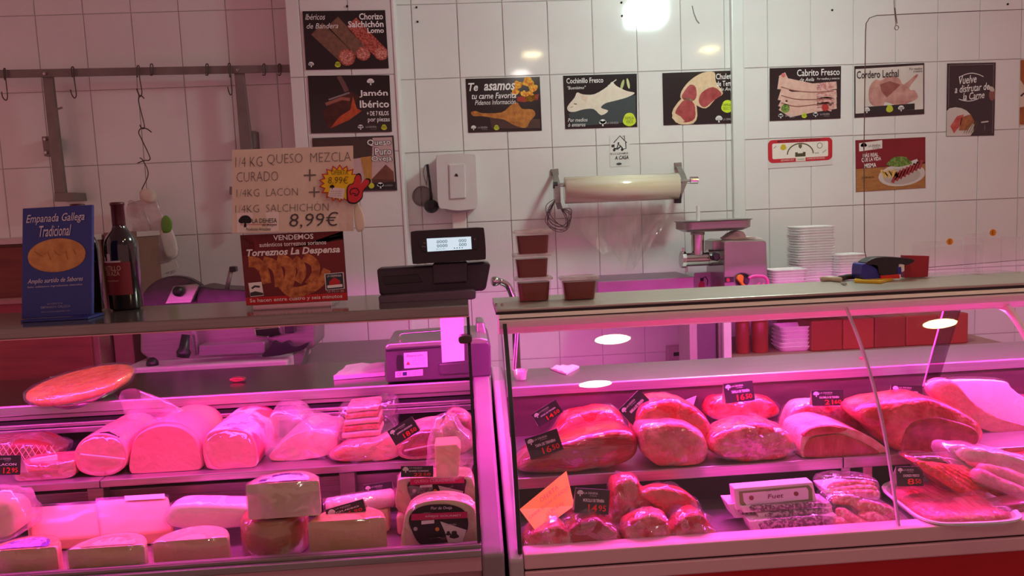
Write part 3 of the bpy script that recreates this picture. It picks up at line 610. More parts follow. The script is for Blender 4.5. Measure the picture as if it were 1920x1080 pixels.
def d_vuelve(p):
    for pts in ([(.04, .025), (.96, .025)], [(.96, .025), (.96, .97)], [(.04, .025), (.04, .6)]): p.stroke('8a7e7e', pts, .008, 1)
    p.ell(mat('print_plate', 'cfc4bc', 'dcd2cb', scale=8, rough=.4), .18, .86, .40, .26, l=1); p.poly('332a2c', [(-.0, .6), (.0, 1.0), (-.0, 1.0)], 1)
    p.poly(RAWR, [(.08, .86), (.22, .72), (.36, .7), (.3, .84), (.16, .96)], 2); p.poly(mat('print_fried', '8a4a2c', 'b87848', scale=60, rough=.4), [(.3, .74), (.5, .7), (.58, .8), (.44, .92), (.26, .92)], 2)
    for k in range(5): p.stroke('6a5a30', [(.36+.05*k, .96), (.5+.04*k, .8)], .012, 3)
    p.ell('8a5a50', .94, .44, .07, .08, l=2); p.ell('c8beb4', .92, .36, .07, .03, .6, l=3)
    p.text(WHT, 'Vuelve', .24, .18, .36, .11, .3, .01, rot=-.08); p.text(WHT, 'a disfrutar de', .15, .31, .72, .10, .3, .01, rot=-.08); p.text(WHT, 'la Carne', .32, .41, .45, .10, .3, .01, rot=-.08)
    p.stroke(WHT, [(.25+.5*k/12, .19-.05*math.sin(math.pi*k/12)) for k in range(13)], .014, 3); p.stroke(WHT, [(.25+.4*k/8, .49+.03*math.sin(math.pi*k/8)) for k in range(9)], .014, 3)
    p.poly('c8bcbc', [(.72, .805), (.87, .795), (.87, .815), (.72, .825)], 3); p.stroke('6a5e60', [(.79, .85), (.8, .92)], .02, 3)
poster('wall_poster', 'tall narrow dark poster with cursive lettering and plate of food', 'poster', (1776, 119), (1867, 117), (1864, 254), (1774, 256), YW, '2c2426', d_vuelve, group='food posters on the tiled wall')
def d_edge(p):
    p.poly(mat('print_bread', '8a4420', 'b86c38', scale=20, rough=.4), [(0, .0), (.4, .0), (.4, .35), (.1, .4), (0, .3)], 1); p.poly(mat('print_bread'), [(0, .72), (.2, .7), (.4, .8), (.3, 1), (0, .98)], 1); p.stroke('3a2a2a', [(.02, .55), (.1, .5), (.2, .56)], .04, 2)
poster('wall_poster', 'pale poster with brown food cut off by the right edge', 'poster', (1913, 112), (2000, 109), (1998, 232), (1911, 236), YW, 'd8c8b4', d_edge, group='food posters on the tiled wall')
# red framed emblem sign on a white sheet
def d_seal(p):
    def rr(x0, y0, x1, y1, r):
        o = []
        for cx, cy, a0 in ((x1-r, y0+r*p.asp, -90), (x1-r, y1-r*p.asp, 0), (x0+r, y1-r*p.asp, 90), (x0+r, y0+r*p.asp, 180)):
            for k in range(5): a = math.radians(a0+k*22.5); o.append((cx+r*math.cos(a), cy+r*p.asp*math.sin(a)))
        return o
    p.poly('c02030', rr(.0, .0, 1., .82, .08), 1); p.poly('ece4d8', rr(.07, .13, .93, .68, .02), 2)
    p.stroke('5a5030', [(.5-.2*math.cos(math.pi*k/14), .55-.38*math.sin(math.pi*k/14)) for k in range(15)], .018, 3)
    p.poly('4a4428', [(.42, .64), (.42, .48), (.46, .48), (.46, .52), (.54, .52), (.54, .48), (.58, .48), (.58, .64)], 3); p.poly('6a6038', [(.475, .2), (.525, .2), (.525, .3), (.5, .36), (.475, .3)], 3)
    p.ell('c8b020', .24, .28, .045, wob=.06, l=3); p.ell('8a8a86', .80, .28, .045, l=3); p.ell('ece4d8', .80, .28, .035, l=4)
    p.text('3a2020', 'MATADERO DE BURGOS', .15, .02, .66, .09, .2, .01); p.text('ece4d8', 'LECHAZO I.G.P.', .2, .71, .2, .06); p.text('ece4d8', 'CARNE DE MATANZA', .6, .70, .28, .06); p.poly('e4dccc', [(.43, .68), (.58, .68), (.58, .8), (.43, .8)], 3); p.text('3a3020', 'CALIDAD', .45, .71, .11, .05)
    p.text('6a6a66', 'www', .72, .52, .07, .05); p.stroke('8a8a86', [(.84, .55), (.9, .45)], .01, 3); p.stroke('8a8a86', [(.09, .3), (.13, .22)], .01, 3)
poster('wall_sign', 'white sheet with a red rounded frame around a castle emblem', 'sign', (1439, 263), (1561, 257), (1561, 309), (1440, 316), YW, 'dcd8d4', d_seal)
def d_masreal(p):
    p.poly(mat('print_red_wall', '7a1a20', '8e222a', scale=6, rough=.4), [(0, 0), (1, 0), (1, .52), (0, .56)], 1); p.poly(WOODP, [(0, .56), (1, .50), (1, 1), (0, 1)], 1)
    p.ell(mat('print_plate'), .66, .72, .34, .22, -.05, l=2); p.ell('b8aca4', .66, .74, .27, .16, -.05, l=3)
    for k in range(8): p.stroke(CHMEAT, [(.52+.055*k, .86-.035*k), (.60+.05*k, .66-.03*k)], .05, 4)
    for k in range(7): p.stroke(FRIES, [(.36+.03*k, .60+.02*(k % 3)), (.42+.03*k, .76-.03*(k % 2))], .03, 4)
    p.ell(GREENP, .62, .46, .17, .10, l=4, wob=.1); p.poly('d8d0cc', [(.78, .46), (.88, .42), (.9, .5), (.82, .54)], 4)
    p.poly('e8e0d8', [(.05, .06), (.38, .02), (.38, .18), (.05, .22)], 2); p.tree(BLK, .07, .05, .09, 3); p.text(BLK, 'LA DEHESA', .18, .10, .17, .045); p.text(BLK, 'de Burgos', .24, .155, .1, .03)
    p.text(WHT, 'MÁS REAL', .10, .25, .22, .09, 0, .02, rot=-.04); p.text(WHT, 'QUE LA VIDA', .08, .35, .28, .09, 0, .02, rot=-.04); p.text(WHT, 'MISMA', .12, .46, .17, .09, 0, .02, rot=-.04)
    p.text('3a2014', 'JUDÍA ALTA', .08, .70, .18, .06, 0, .01)
poster('wall_poster', 'red and wood toned poster of a plate with sliced steak and salad', 'poster', (1604, 263), (1735, 257), (1735, 352), (1605, 360), YW, '7a2420', d_masreal, group='food posters on the tiled wall')
def d_casa(p):
    p.stroke('2a2a2a', [(.2, .24), (.52, .03), (.86, .26)], .05, 1); p.stroke('2a2a2a', [(.80, .24), (.82, .44), (.62, .46)], .05, 1); p.stroke('2a2a2a', [(.66, .06), (.74, .03), (.76, .16)], .04, 1)
    p.ell('2a2a2a', .22, .47, .07, l=1); p.ell('2a2a2a', .62, .47, .07, l=1); p.stroke('2a2a2a', [(.2, .42), (.4, .44), (.56, .36), (.64, .44)], .08, 1); p.stroke('2a2a2a', [(.36, .42), (.42, .3), (.54, .34)], .06, 1); p.ell('2a2a2a', .44, .26, .05, l=1); p.poly('2a2a2a', [(.08, .30), (.24, .29), (.24, .38), (.08, .38)], 1)
    p.text('3a3a3a', 'TE LO LLEVAMOS', .0, .56, .92, .06, 0, .01); p.text('1a1a1a', 'A CASA', .24, .66, .70, .12, .15, .02); p.poly('d8d8d4', [(.04, .80), (.92, .80), (.92, .96), (.04, .96)], 1); p.ell('3a3a3a', .45, .92, .14, .04, l=2)
poster('wall_sticker', 'small white sticker of a delivery scooter under a house roof', 'sticker', (1143, 254), (1180, 252), (1181, 311), (1144, 313), YW, 'e2e2de', d_casa, thick=.0006)
# ================================================================== hanging rail with hooks (upper left)
rail = thing('hook_rail', 'grey flat steel hanging rail on two posts, upper left wall', 'rail', at(270, 140, -.10))
slab('bar', [(-60, 132), (545, 121), (545, 135), (-60, 147)], -.11, .012, RAILM, rail, bev=.001)
slab('post', [(78, 135), (96, 134), (124, 372), (103, 374)], -.10, .02, RAILM, rail, bev=.002)
slab('post', [(438, 126), (455, 125), (476, 300), (470, 420), (462, 420), (452, 300)], -.098, .02, RAILM, rail, bev=.002)
slab('foot', [(101, 361), (140, 361), (143, 376), (102, 378)], -.105, .1, RAILM, rail, bev=.002)
slab('wall_bracket', [(78, 256), (95, 255), (97, 291), (83, 293)], -.08, .075, RAILM, rail, bev=.001)
slab('wall_bracket', [(463, 246), (477, 245), (479, 277), (468, 277)], -.08, .075, RAILM, rail, bev=.001)
slab('wall_bracket', [(430, 350), (440, 350), (440, 365), (430, 365)], -.08, .075, RAILM, rail, bev=.001)
for x, y in ((84, 138), (446, 131), (85, 261), (87, 286), (468, 250), (470, 272)):
    G().lathe([(.007, 0), (.007, .005), (.003, .007)], at(x, y, -.115 if y < 200 else -.082), 6, axis=(0, -1, 0)).build('bolt', CHROME, rail)
slab('spike', [(101, 204), (116, 200), (117, 203), (102, 208)], -.112, .004, RAILM, rail, bev=0)
HOOKM = mat('dark_hook_wire', '4a3c3a', '5a4a48', rough=.35, metal=.7)
def hook(pts, label, Y=-.122, r=.0024, grp='butcher hooks on the rail'):
    P = smoothpts([at(*p, Y) for p in pts], 5, False); g = G(); g.tube(P, r, 6); o = g.build('meat_hook', HOOKM, None, smooth=True); return tag_(o, label, 'hook', grp)
hook([(9, 150), (7, 131), (10, 130), (11, 150), (14, 180), (11, 188), (5, 182), (3, 172)], 'steel meat hook at the far left end of the rail')
hook([(136, 145), (134, 128), (138, 127), (139, 147), (143, 176), (140, 184), (135, 178), (132, 168)], 'steel meat hook just right of the left post')
hook([(258, 145), (257, 126), (261, 125), (262, 147), (266, 172), (263, 181), (259, 174), (256, 166)], 'steel meat hook on the rail that carries the chain of hooks')
hook([(431, 145), (428, 122), (432, 121), (433, 143), (435, 172), (432, 178), (429, 172), (427, 163)], 'steel meat hook just left of the right post')
for x, lab in ((284, 'second small hook end close to the chain of hooks'), (388, 'small hook end between the chain and the right post'), (495, 'small hook end right of the right post'), (524, 'small hook end at the right tip of the rail')):
    hook([(x-1, 138), (x-2, 122), (x+2, 121), (x+3, 134), (x+1, 141), (x-3, 140)], lab)
hook([(270, 185), (266, 180), (262, 180), (260, 190), (266, 215), (271, 238), (266, 241), (262, 234)], 'upper of the two free-hanging chained hooks')
hook([(284, 248), (276, 242), (266, 240), (260, 248), (266, 262), (280, 292), (280, 300), (270, 301), (258, 306)], 'lower of the two free-hanging chained hooks')
# paper scrap + bags of wrapping on the last hook
hook([(262, 296), (268, 301), (278, 326), (266, 355), (266, 366)], 'thin wire hook holding the hanging bags', r=.002)
t = thing('hanging_bags', 'long pale plastic bags hung in a bundle left of the handwritten sheet', 'bags', at(290, 520, -.10))
BAGP = clear('milky_bag', ior=1.35, fmin=.05, rough=.15, bump=.6, bscale=18, hz=.6, haze='e0d0d0')
def softsheet(name, pts, Y, th, m, par, seed=0, amp=.006):
    return loaf(name, pts, Y, th, m, par, seed=seed, amp=amp, freq=22, free=True, n=4, prof=[(-.2, .4), (-.15, .75), (0, .97), (.3, 1.), (.7, .96), (1., .6)])
softsheet('bag', [(236, 392), (262, 374), (270, 384), (290, 450), (330, 503), (300, 516), (278, 512), (256, 450)], -.09, .014, BAGP, t, 1, .010)
softsheet('bag', [(238, 386), (252, 378), (262, 400), (272, 450), (288, 512), (272, 516), (258, 470)], -.075, .012, BAGP, t, 6, .008)
softsheet('bag', [(262, 372), (276, 360), (290, 366), (300, 392), (322, 436), (335, 480), (306, 488), (286, 440)], -.112, .014, BAGP, t, 2, .010)
softsheet('knot', [(262, 365), (268, 355), (282, 356), (292, 368), (288, 380), (270, 378)], -.125, .03, mat('bag_knot', 'd8c8b8', rough=.4, scale=20), t, 3)
softsheet('card_insert', [(300, 436), (322, 430), (333, 476), (312, 482)], -.132, .008, PAPER, t, 4, .002)
softsheet('green_label', [(302, 412), (312, 404), (322, 416), (320, 434), (305, 436)], -.134, .008, mat('green_print', '6a9a3a', rough=.4), t, 5, .002)
slab('white_label', [(293, 498), (330, 488), (334, 502), (299, 516)], -.122, .004, PAPER, t, bev=0)
# ================================================================== towel dispenser, ladle, strainer
d = thing('towel_dispenser', 'white wall paper towel dispenser left of the film roll', 'dispenser', at(856, 395, -.05))
slab('housing', smpx([(822, 290), (855, 288), (886, 289), (892, 296), (894, 340), (895, 386), (880, 393), (858, 395), (836, 392), (822, 386), (819, 340), (818, 298)], 3), -.135, .13, mat('dispenser_white', 'd9d6d4', rough=.25, scale=5), d, bev=.012, seg=4)
slab('front_rib', [(841, 308), (872, 306), (874, 372), (843, 374)], -.142, .012, mat('dispenser_white'), d, bev=.006, seg=3)
slab('rim', [(824, 386), (891, 382), (880, 396), (858, 400), (838, 398)], -.11, .09, mat('dispenser_grey', 'b8b2b2', rough=.3), d, bev=.006)
slab('emblem', [(852, 330), (855, 325), (858, 327), (859, 331)], -.144, .003, BLACKP, d, bev=0)
slab('paper_towel', smpx([(850, 397), (872, 396), (874, 425), (872, 445), (852, 446), (849, 425)], 2), -.085, .012, PAPER, d, bev=.003)
l = thing('ladle', 'black plastic ladle hanging beside the towel dispenser', 'ladle', at(808, 398, -.03))
G().tube(smoothpts([at(801, 308, -.03), at(803, 325, -.03), at(806, 345, -.045), at(808, 375, -.06)], 4, False), [.006]*4+[.0055]*4+[.006]*4+[.007], 8).build('handle', BLACKP, l, smooth=True)
g = G(); blob(g, at(809, 387, -.065), (.033, .028, .03), amp=0); g.build('bowl', BLACKP, l, smooth=True)
s = thing('strainer', 'round wire strainer hanging behind the black ladle', 'strainer', at(797, 380, -.02))
c0 = at(792, 368, -.012); R0 = .044
G().tube([c0+Vector((R0*math.cos(a), 0, R0*math.sin(a))) for a in [k*math.pi/14 for k in range(28)]], .003, 6, closed=True).build('rim', STEELD, s, smooth=True)
g = G(); blob(g, c0+Vector((0, .004, 0)), (R0*.97, .010, R0*.97), amp=0, nu=20, nv=10); g.build('mesh_bowl', clear('wire_mesh', tint=(.6, .55, .55), ior=1.2), s, smooth=True)
G().tube(smoothpts([at(800, 348, -.02), at(794, 325, -.02), at(797, 310, -.02), at(801, 318, -.02), at(800, 345, -.02)], 4, False), .002, 6).build('wire_handle', STEELD, s, smooth=True)
# ================================================================== film roll on wall brackets
fr = thing('film_roll_holder', 'steel wall holder with a big iridescent roll of cling film', 'film dispenser', at(1165, 380, -.06))
FR = mat('film_roll', 'dccfa8', 'f0e8d4', rough=.2, scale=3, stretch=(.6, 14, 14), coat=1., metal=.0)
ca, cb = at(1059, 357, -.16), at(1270, 349, -.16)
def rod(a, b, r0, name, m, par, n=24, prof=None):
    a, b = Vector(a), Vector(b); L_ = (b-a).length; pf = prof or [(0.0001, 0), (r0, 0), (r0, L_), (0.0001, L_)]
    return G().lathe(pf, a, n, axis=(b-a)).build(name, m, par, smooth=False)
ro = rod(ca, cb, .058, 'film_roll', FR, fr, 32); [setattr(p, 'use_smooth', len(p.vertices) == 4) for p in ro.data.polygons]
rod(at(1038, 347, -.16), at(1300, 340, -.16), .009, 'axle', CHROME, fr, 14)
rod(at(1294, 338, -.16), at(1308, 338, -.16), .016, 'end_cap', CHROME, fr, 16); rod(at(1037, 347, -.16), at(1045, 347, -.16), .015, 'end_cap', BLACKP, fr, 16)
for pts in ([(1033, 317), (1047, 316), (1048, 328), (1034, 329)], [(1265, 305), (1278, 304), (1279, 316), (1266, 317)]): slab('wall_plate', pts, -.02, .018, STEELD, fr, bev=.001)
G().loft([[at(x, y, Y)+Vector(dd) for dd in ((-.012, 0, 0), (.012, 0, 0), (.012, -.004, 0), (-.012, -.004, 0))] for x, y, Y in ((1040, 322, -.02), (1042, 332, -.10), (1045, 345, -.17), (1046, 380, -.17), (1050, 392, -.14))], 0).build('bracket_arm', STEELD, fr)
G().loft([[at(x, y, Y)+Vector(dd) for dd in ((-.012, 0, 0), (.012, 0, 0), (.012, -.004, 0), (-.012, -.004, 0))] for x, y, Y in ((1272, 312, -.02), (1280, 328, -.10), (1284, 340, -.17), (1274, 365, -.17), (1271, 380, -.16))], 0).build('bracket_arm', STEELD, fr)
slab('rubber_stop', [(1265, 363), (1278, 362), (1278, 381), (1265, 381)], -.175, .02, BLACKP, fr, bev=.003)
# the loose end of the film hanging down
g = G(); rows = []
for j in range(15):
    v = j/14; row = []
    for i in range(25):
        u = i/24
        xl, xr = 1062+70*v**1.6, 1268-42*v**1.1
        x = xl+(xr-xl)*u; y = 372-6*u+(118*v)*(1-.12*math.cos(u*6.3))+8*math.sin(u*9+v*3)*v
        row.append(at(x, y, -.105+.02*math.sin(u*14+v*5)*(.3+v)+.05*v*(1-v)))
    rows.append(row)
g.loft(rows, 0, open_v=True); g.build('film_end', clear('hanging_film', ior=1.3, fmin=.12, fmul=2.0, rough=.22, bump=1., bscale=16, hz=.20, haze='f4ece8', stretch=(2.4, 1, .5)), fr, smooth=True)
for k in range(7):
    P = smoothpts([at(1046+random.uniform(-3, 3), 372, -.12), at(1028+random.uniform(-6, 6), 385+5*k, -.1), at(1034+random.uniform(-6, 6), 408+4*k, -.09), at(1055+random.uniform(-4, 8), 425+random.uniform(-3, 8), -.09), at(1066+random.uniform(-8, 6), 412-3*k, -.1), at(1052, 392, -.12)], 5, False)
    G().tube(P, .0016, 5).build('hanging_cord', mat('grey_cord', '6a5c5e', rough=.5), fr, smooth=True)

# ================================================================== things on the left counter top
YB = -1.80
# sign holder with the printed bar-snack sign and the handwritten sheet
t = thing('sign_stand', 'clear upright stand that holds the signs on the left counter top', 'sign stand', at(556, 574, YB+.02))
zb = ZT_L
a, b = at(470, 560, YB+.012), at(648, 560, YB+.012)
wbox('foot', a.x+.01, b.x-.02, YB-.03, YB+.05, zb, zb+.004, ACRY, t, bev=.001)
wbox('front_lip', a.x+.015, b.x-.025, YB-.030, YB-.026, zb, zb+.010, mat('pale_edge', 'e8b8c8'), t, bev=.001)
wbox('back_sheet', a.x, b.x, YB+.012, YB+.015, zb, at(550, 330, YB).z, ACRY, t, bev=0)
def d_torr(p):
    p.poly(mat('print_dark_red', '6a1418', '82181e', scale=5, rough=.4), [(0, .0), (1, .0), (1, .88), (0, .88)], 1); p.poly('1c0e10', [(0, 0), (1, 0), (1, .12), (.6, .2), (.0, .3)], 1)
    p.poly('c8202a', [(0, .885), (1, .885), (1, 1), (0, 1)], 2)
    PK = mat('print_pork_rind', '9a4a20', 'd88a48', scale=70, thr=(.35, .65), rough=.4, bump=.2)
    for pts, w, w2 in (([(.06, .38), (.14, .40), (.2, .52), (.22, .70)], .11, .09), ([(.2, .38), (.3, .44), (.34, .56), (.34, .76)], .11, .09), ([(.34, .36), (.44, .42), (.46, .56), (.42, .76)], .12, .10), ([(.5, .37), (.56, .46), (.57, .58), (.52, .70)], .10, .08), ([(.6, .34), (.70, .44), (.70, .6), (.62, .74)], .10, .07), ([(.38, .72), (.46, .84), (.6, .82), (.74, .72), (.82, .54)], .12, .08)):
        p.stroke(PK, [(v.x, v.y) for v in smoothpts([(x, y, 0) for x, y in pts], 4, False)], w, 2.6+pts[0][0]*2.2, w2)
    p.text(WHT, 'VENDEMOS', .32, .02, .39, .075, 0, .02, l=5); p.text(WHT, 'auténticos torreznos sorianos', .18, .12, .65, .06, 0, .01, l=5); p.text(WHT, 'Torreznos La Despensa', .05, .205, .91, .13, .25, .03, l=5)
    p.text(WHT, 'Se hacen entre cuatro y seis minutos', .04, .905, .91, .07, 0, .01, l=5)
    p.begin('corner_emblem'); p.poly(WHT, [(.04, .68), (.17, .67), (.18, .87), (.05, .88)], 4); p.stroke('3a3a3a', [(.07, .76), (.1, .73), (.15, .74)], .02, 5); p.poly('3a3a3a', [(.05, .82), (.1, .80), (.175, .83), (.178, .86), (.052, .87)], 5)
    p.begin('corner_emblem'); p.poly('d8d8d8', [(.79, .60), (.98, .59), (.98, .83), (.79, .84)], 4); p.poly('2a3a44', [(.8, .61), (.97, .60), (.97, .82), (.8, .83)], 5); p.poly('c02a2a', [(.83, .72), (.885, .655), (.94, .71), (.94, .76), (.83, .77)], 6); p.poly(WHT, [(.81, .77), (.96, .76), (.96, .80), (.81, .81)], 6)
    p.text(WHT, 'LA DESPENSA', .815, .62, .14, .03, l=7); p.text('c8c0c0', 'Telf. 975 211 380', .8, .845, .17, .03, l=5)
poster('counter_sign', 'red printed sign with fried pork rinds standing on the left counter', 'sign', (450, 441), (643, 433), (652, 563), (462, 573), YB, '3a1014', d_torr, thick=.003, rough=.35)
# handwritten sheet
YH = YB-.006
c = [at(*p, YH) for p in ((435, 281), (662, 273), (664, 433), (435, 437))]
t = thing('handwritten_sheet', 'large cream sheet with pencilled offer above the red sign', 'sign', (c[2]+c[3])/2)
HB = lambda u, v: Vector((0, -.004*math.sin(u*5)*v-.012*max(0, u-.9)*10*v*v, 0))
sheet(t, *c, (0, -1, 0), .0008, CREAMP, bend=HB, nx=16, ny=8)
p = Print(*c, (0, -1, 0)); p.bend = HB; PEN = '6a625c'
p.text(PEN, '1/4 KG', .03, .09, .22, .12, 0, -.02); p.text(PEN, 'QUESO  MEZCLA', .29, .07, .69, .13, 0, -.02); p.text(PEN, 'CURADO', .04, .27, .34, .115, 0, -.02); p.text(PEN, '+', .59, .26, .10, .14, 0, -.015)
p.text(PEN, '1/4KG  LACÓN', .04, .45, .50, .115, 0, -.02); p.text(PEN, '+', .63, .47, .09, .12, 0, -.015); p.text(PEN, '1/4KG  SALCHICHÓN', .03, .64, .76, .115, 0, -.02); p.text('4a4444', '8,99€', .47, .77, .40, .19, .1, -.006)
p.begin('shop_card'); p.poly('ece6dc', [(.04, .76), (.385, .74), (.385, .985), (.04, .995)], 2); p.tree(BLK, .055, .78, .11, 3); p.text(BLK, 'LA DEHESA', .17, .83, .20, .055); p.text(BLK, 'de Burgos', .25, .895, .12, .035, .3); p.begin('card_line'); p.stroke('c04040', [(.07, .9), (.37, .905)], .004, 3); p.text(BLK, 'Productos Artesanos', .12, .94, .2, .035)
p.done(t)
softsheet('curled_corner', [(664, 372), (672, 380), (682, 405), (683, 428), (670, 434), (664, 410)], YH+.004, .004, CREAMP, t, 4, .001)
b0 = thing('starburst_sticker', 'yellow starburst price sticker with red rim on the handwritten sheet', 'sticker', at(638, 378, YH-.004))
n = 18; cx, cy = 637, 344
star = [(cx+(40 if k % 2 == 0 else 31)*math.cos(math.pi*k/n-1.57), cy+(36 if k % 2 == 0 else 28)*math.sin(math.pi*k/n-1.57)) for k in range(2*n)]
slab('rim', star, YH-.0065, .001, solid('c02830'), b0, bev=0)
slab('burst', [(cx+(x-cx)*.9, cy+(y-cy)*.9) for x, y in star], YH-.0075, .001, solid('f0cc18'), b0, bev=0)
c2 = [at(*q, YH-.008) for q in ((600, 308), (676, 308), (676, 384), (600, 384))]; p = Print(*c2, (0, -1, 0))
p.text('6a5a10', 'OFERTA', .28, .14, .42, .12, 0, -.005); p.text('6a5a10', '8,99€', .20, .30, .50, .20, .1, -.005); p.begin('price_slip'); p.poly('e6dcd8', [(.26, .56), (.62, .60), (.58, .86), (.2, .80)], 2); p.tree(BLK, .24, .50, .12, 3)
for k in range(3): p.text('6a6060', 'precio por oferta', .27-.012*k, .65+.055*k, .28, .03)
p.done(b0)
h0 = thing('hand_sticker', 'red victory hand sticker with black outline beside the starburst', 'sticker', at(668, 378, YH-.008))
HO = [(653, 374), (652, 355), (656, 347), (663, 344), (668, 330), (675, 329), (677, 340), (675, 346), (684, 337), (691, 338), (691, 345), (680, 358), (678, 370), (668, 379), (658, 379)]
slab('outline', smpx([(668+(x-668)*1.14, 356+(y-356)*1.12) for x, y in HO], 3), YH-.009, .0012, solid(BLK), h0, bev=0)
slab('hand', smpx(HO, 3), YH-.0102, .0012, solid('d0303a'), h0, bev=0)
g = G(); g.tube(pxs(smpx([(659, 366), (656, 360), (660, 354), (668, 353), (673, 358), (670, 366), (664, 366)], 3, False), YH-.0108), .0009, 5); g.tube(pxs([(660, 362), (668, 364)], YH-.0108), .0009, 5); g.build('finger_lines', solid(BLK), h0)
# blue box sign with pie
YE = -1.83
e0 = thing('pie_sign', 'blue upright card sign with a golden pie on the left counter', 'sign', at(106, 596, YE))
slab('board', [(42, 391), (172, 384), (172, 590), (40, 598)], YE, .012, mat('blue_card', '2c3c8a', '304292', rough=.4, scale=6), e0, bev=.0015)
c = [at(*q, YE-.0005) for q in ((42, 391), (172, 384), (172, 590), (40, 598))]; p = Print(*c, (0, -1, 0))
p.ell(mat('print_pie', 'b87838', 'e0a860', scale=30, thr=(.3, .7), rough=.4), .5, .435, .415, .15, -.02, l=2, n=28); p.ell(mat('print_pie_edge', 'd09048', 'c07830', scale=40, rough=.4), .5, .455, .41, .135, -.02, l=1, n=28)
for k in range(5): p.stroke('a86c34', [(.18+.14*k, .39+.03*(k % 2)), (.24+.13*k, .42-.02*(k % 2)), (.3+.12*k, .44+.04*(k % 2))], .012, 3)
p.text('d8d4e0', 'Empanada Gallega', .06, .06, .84, .095, .3, .008); p.text('d8d4e0', 'Tradicional', .25, .165, .46, .10, .3, .008); p.text('d8d4e0', 'Amplio surtido de Sabores', .09, .64, .79, .055, .3, .006); p.text('c0bcd0', 'Solo utilizamos ingredientes naturales', .09, .705, .78, .022, 0, .006)
p.text('9a98b8', 'AUTÉNTICA', .37, .865, .22, .02); p.text('9a98b8', 'EMPANADA GALLEGA', .28, .895, .42, .022, 0, .005); p.text('9a98b8', 'www.empanadagallega.com', .28, .94, .42, .018)
p.done(e0)
wbox('foot', at(44, 597, YE).x, at(170, 592, YE).x, YE-.012, YE+.06, ZT_L, ZT_L+.005, mat('blue_card'), e0, bev=.001)
# wine bottles
def bottle(xc, yb, label, zrot=0., Z=ZT_L, H=.250, R=.0365):
    b = atz(xc, yb, Z); t = thing('wine_bottle', label, 'bottle', b, 'wine bottles on the left counter')
    G().lathe([(.001, .004), (R*.8, 0), (R, .006), (R, H*.58), (R*.97, H*.63), (R*.8, H*.69), (R*.5, H*.745), (R*.38, H*.79), (R*.36, H*.95)], b, 32).build('glass_body', BOTG, t, smooth=True)
    G().lathe([(R*.395, H*.77), (R*.40, H*.80), (R*.39, H*.965), (R*.43, H*.97), (R*.43, H*.995), (R*.36, H), (.001, H)], b, 24).build('foil_capsule', FOIL, t, smooth=True)
    def arc(u, z, rr): a = -math.pi/2+zrot+(u-.5)*2.2; return b+Vector((rr*math.cos(a), rr*math.sin(a), z))
    g = G(); g.loft([[arc(k/14, z, R+.0006) for k in range(15)] for z in (H*.15, H*.45)], 0, open_v=True); lb = g.build('paper_label', mat('maroon_label', '7a1a22', '86202a', rough=.5, scale=9), t, smooth=True)
    def band(name, mm, z0, z1, u0, u1):
        g = G(); g.loft([[arc(u0+(u1-u0)*k/8, z, R+.001) for k in range(9)] for z in (z0, z1)], 0, open_v=True); g.build(name, mm, lb)
    band('castle_print', solid('d8ccc8'), H*.45, H*.465, .0, .75); band('castle_print', solid('d8ccc8'), H*.465, H*.53, .36, .48); band('castle_print', solid('d8ccc8'), H*.465, H*.50, .22, .28)
    for s, u0, w, z, h in (('CASTILLO', .12, .62, H*.375, .011), ('DE AZA', .28, .42, H*.33, .010), ('Ribera del Duero', .3, .36, H*.275, .004)):
        vs, fs = text_geo(s, 0, 0); G().add([arc(u0+a*w, z+c_*h, R+.0012) for a, c_ in vs], fs).build('lettering', solid('d8b890'), lb)
    return t
bottle(238, 580, 'dark red wine bottle standing free right of the blue sign', -.25)
bottle(165, 584, 'dark red wine bottle half hidden behind the blue sign', -.3)
# ---- scale: display head and keyboard housing over the top, body on the worktop
sd = thing('scale_display', 'black scale customer display with lit screen on the left counter top', 'scale display', at(800, 570, -1.74))
YD = -1.76
slab('base_bar', [(709, 556), (884, 543), (892, 545), (892, 560), (884, 562), (711, 570)], YD-.05, .10, mat('purple_grey_plastic', '5a4a5a', '66566a', rough=.3, scale=6), sd, bev=.003)
slab('housing', [(706, 504), (770, 500), (836, 496), (908, 491), (920, 494), (911, 543), (903, 546), (716, 556), (711, 550)], YD-.02, .06, mat('plum_black_plastic', '2e2430', '383040', rough=.32, scale=6), sd, bev=.006, seg=3)
slab('recess', [(716, 519), (783, 514), (792, 529), (722, 534)], YD-.023, .004, BLACKP, sd, bev=.001)
slab('neck', [(811, 494), (876, 490), (876, 530), (812, 534)], YD-.035, .03, mat('plum_black_plastic'), sd, bev=.004)
hd = slab('head', smpx([(774, 434), (800, 432), (870, 428), (902, 427), (908, 433), (911, 480), (905, 487), (870, 489), (800, 494), (778, 495), (773, 489), (770, 441)], 3), YD-.05, .05, mat('dark_plum_case', '1c161e', '262028', rough=.3, scale=6), sd, bev=.006, seg=3)
slab('bezel', smpx([(787, 449), (838, 446), (893, 443), (896, 447), (896, 462), (890, 468), (838, 471), (800, 473), (791, 469), (786, 460)], 3), YD-.053, .004, BLACKP, hd, bev=.001)
slab('screen', [(800, 447.5), (883, 443.5), (884.5, 467), (801.5, 472)], YD-.0545, .003, SCREEN, hd, bev=0)
c = [at(*q, YD-.0548) for q in ((800, 447.5), (883, 443.5), (884.5, 467), (801.5, 472))]; p = Print(*c, (0, -1, 0), .0002); DG = '4a6a78'
p.text(DG, '0000', .22, .16, .24, .24); p.text(DG, '000', .72, .16, .17, .24); p.text(DG, '0000', .22, .48, .24, .24); p.text(DG, '000', .72, .48, .17, .24); p.text('8ab0c0', 'PLU 01', .2, .80, .2, .10); p.text('8ab0c0', '- - - -', .6, .80, .2, .08); p.done(hd)
c = [at(*q, YD-.0536) for q in ((787, 449), (896, 443), (896, 462), (788, 469))]; p = Print(*c, (0, -1, 0), .0002)
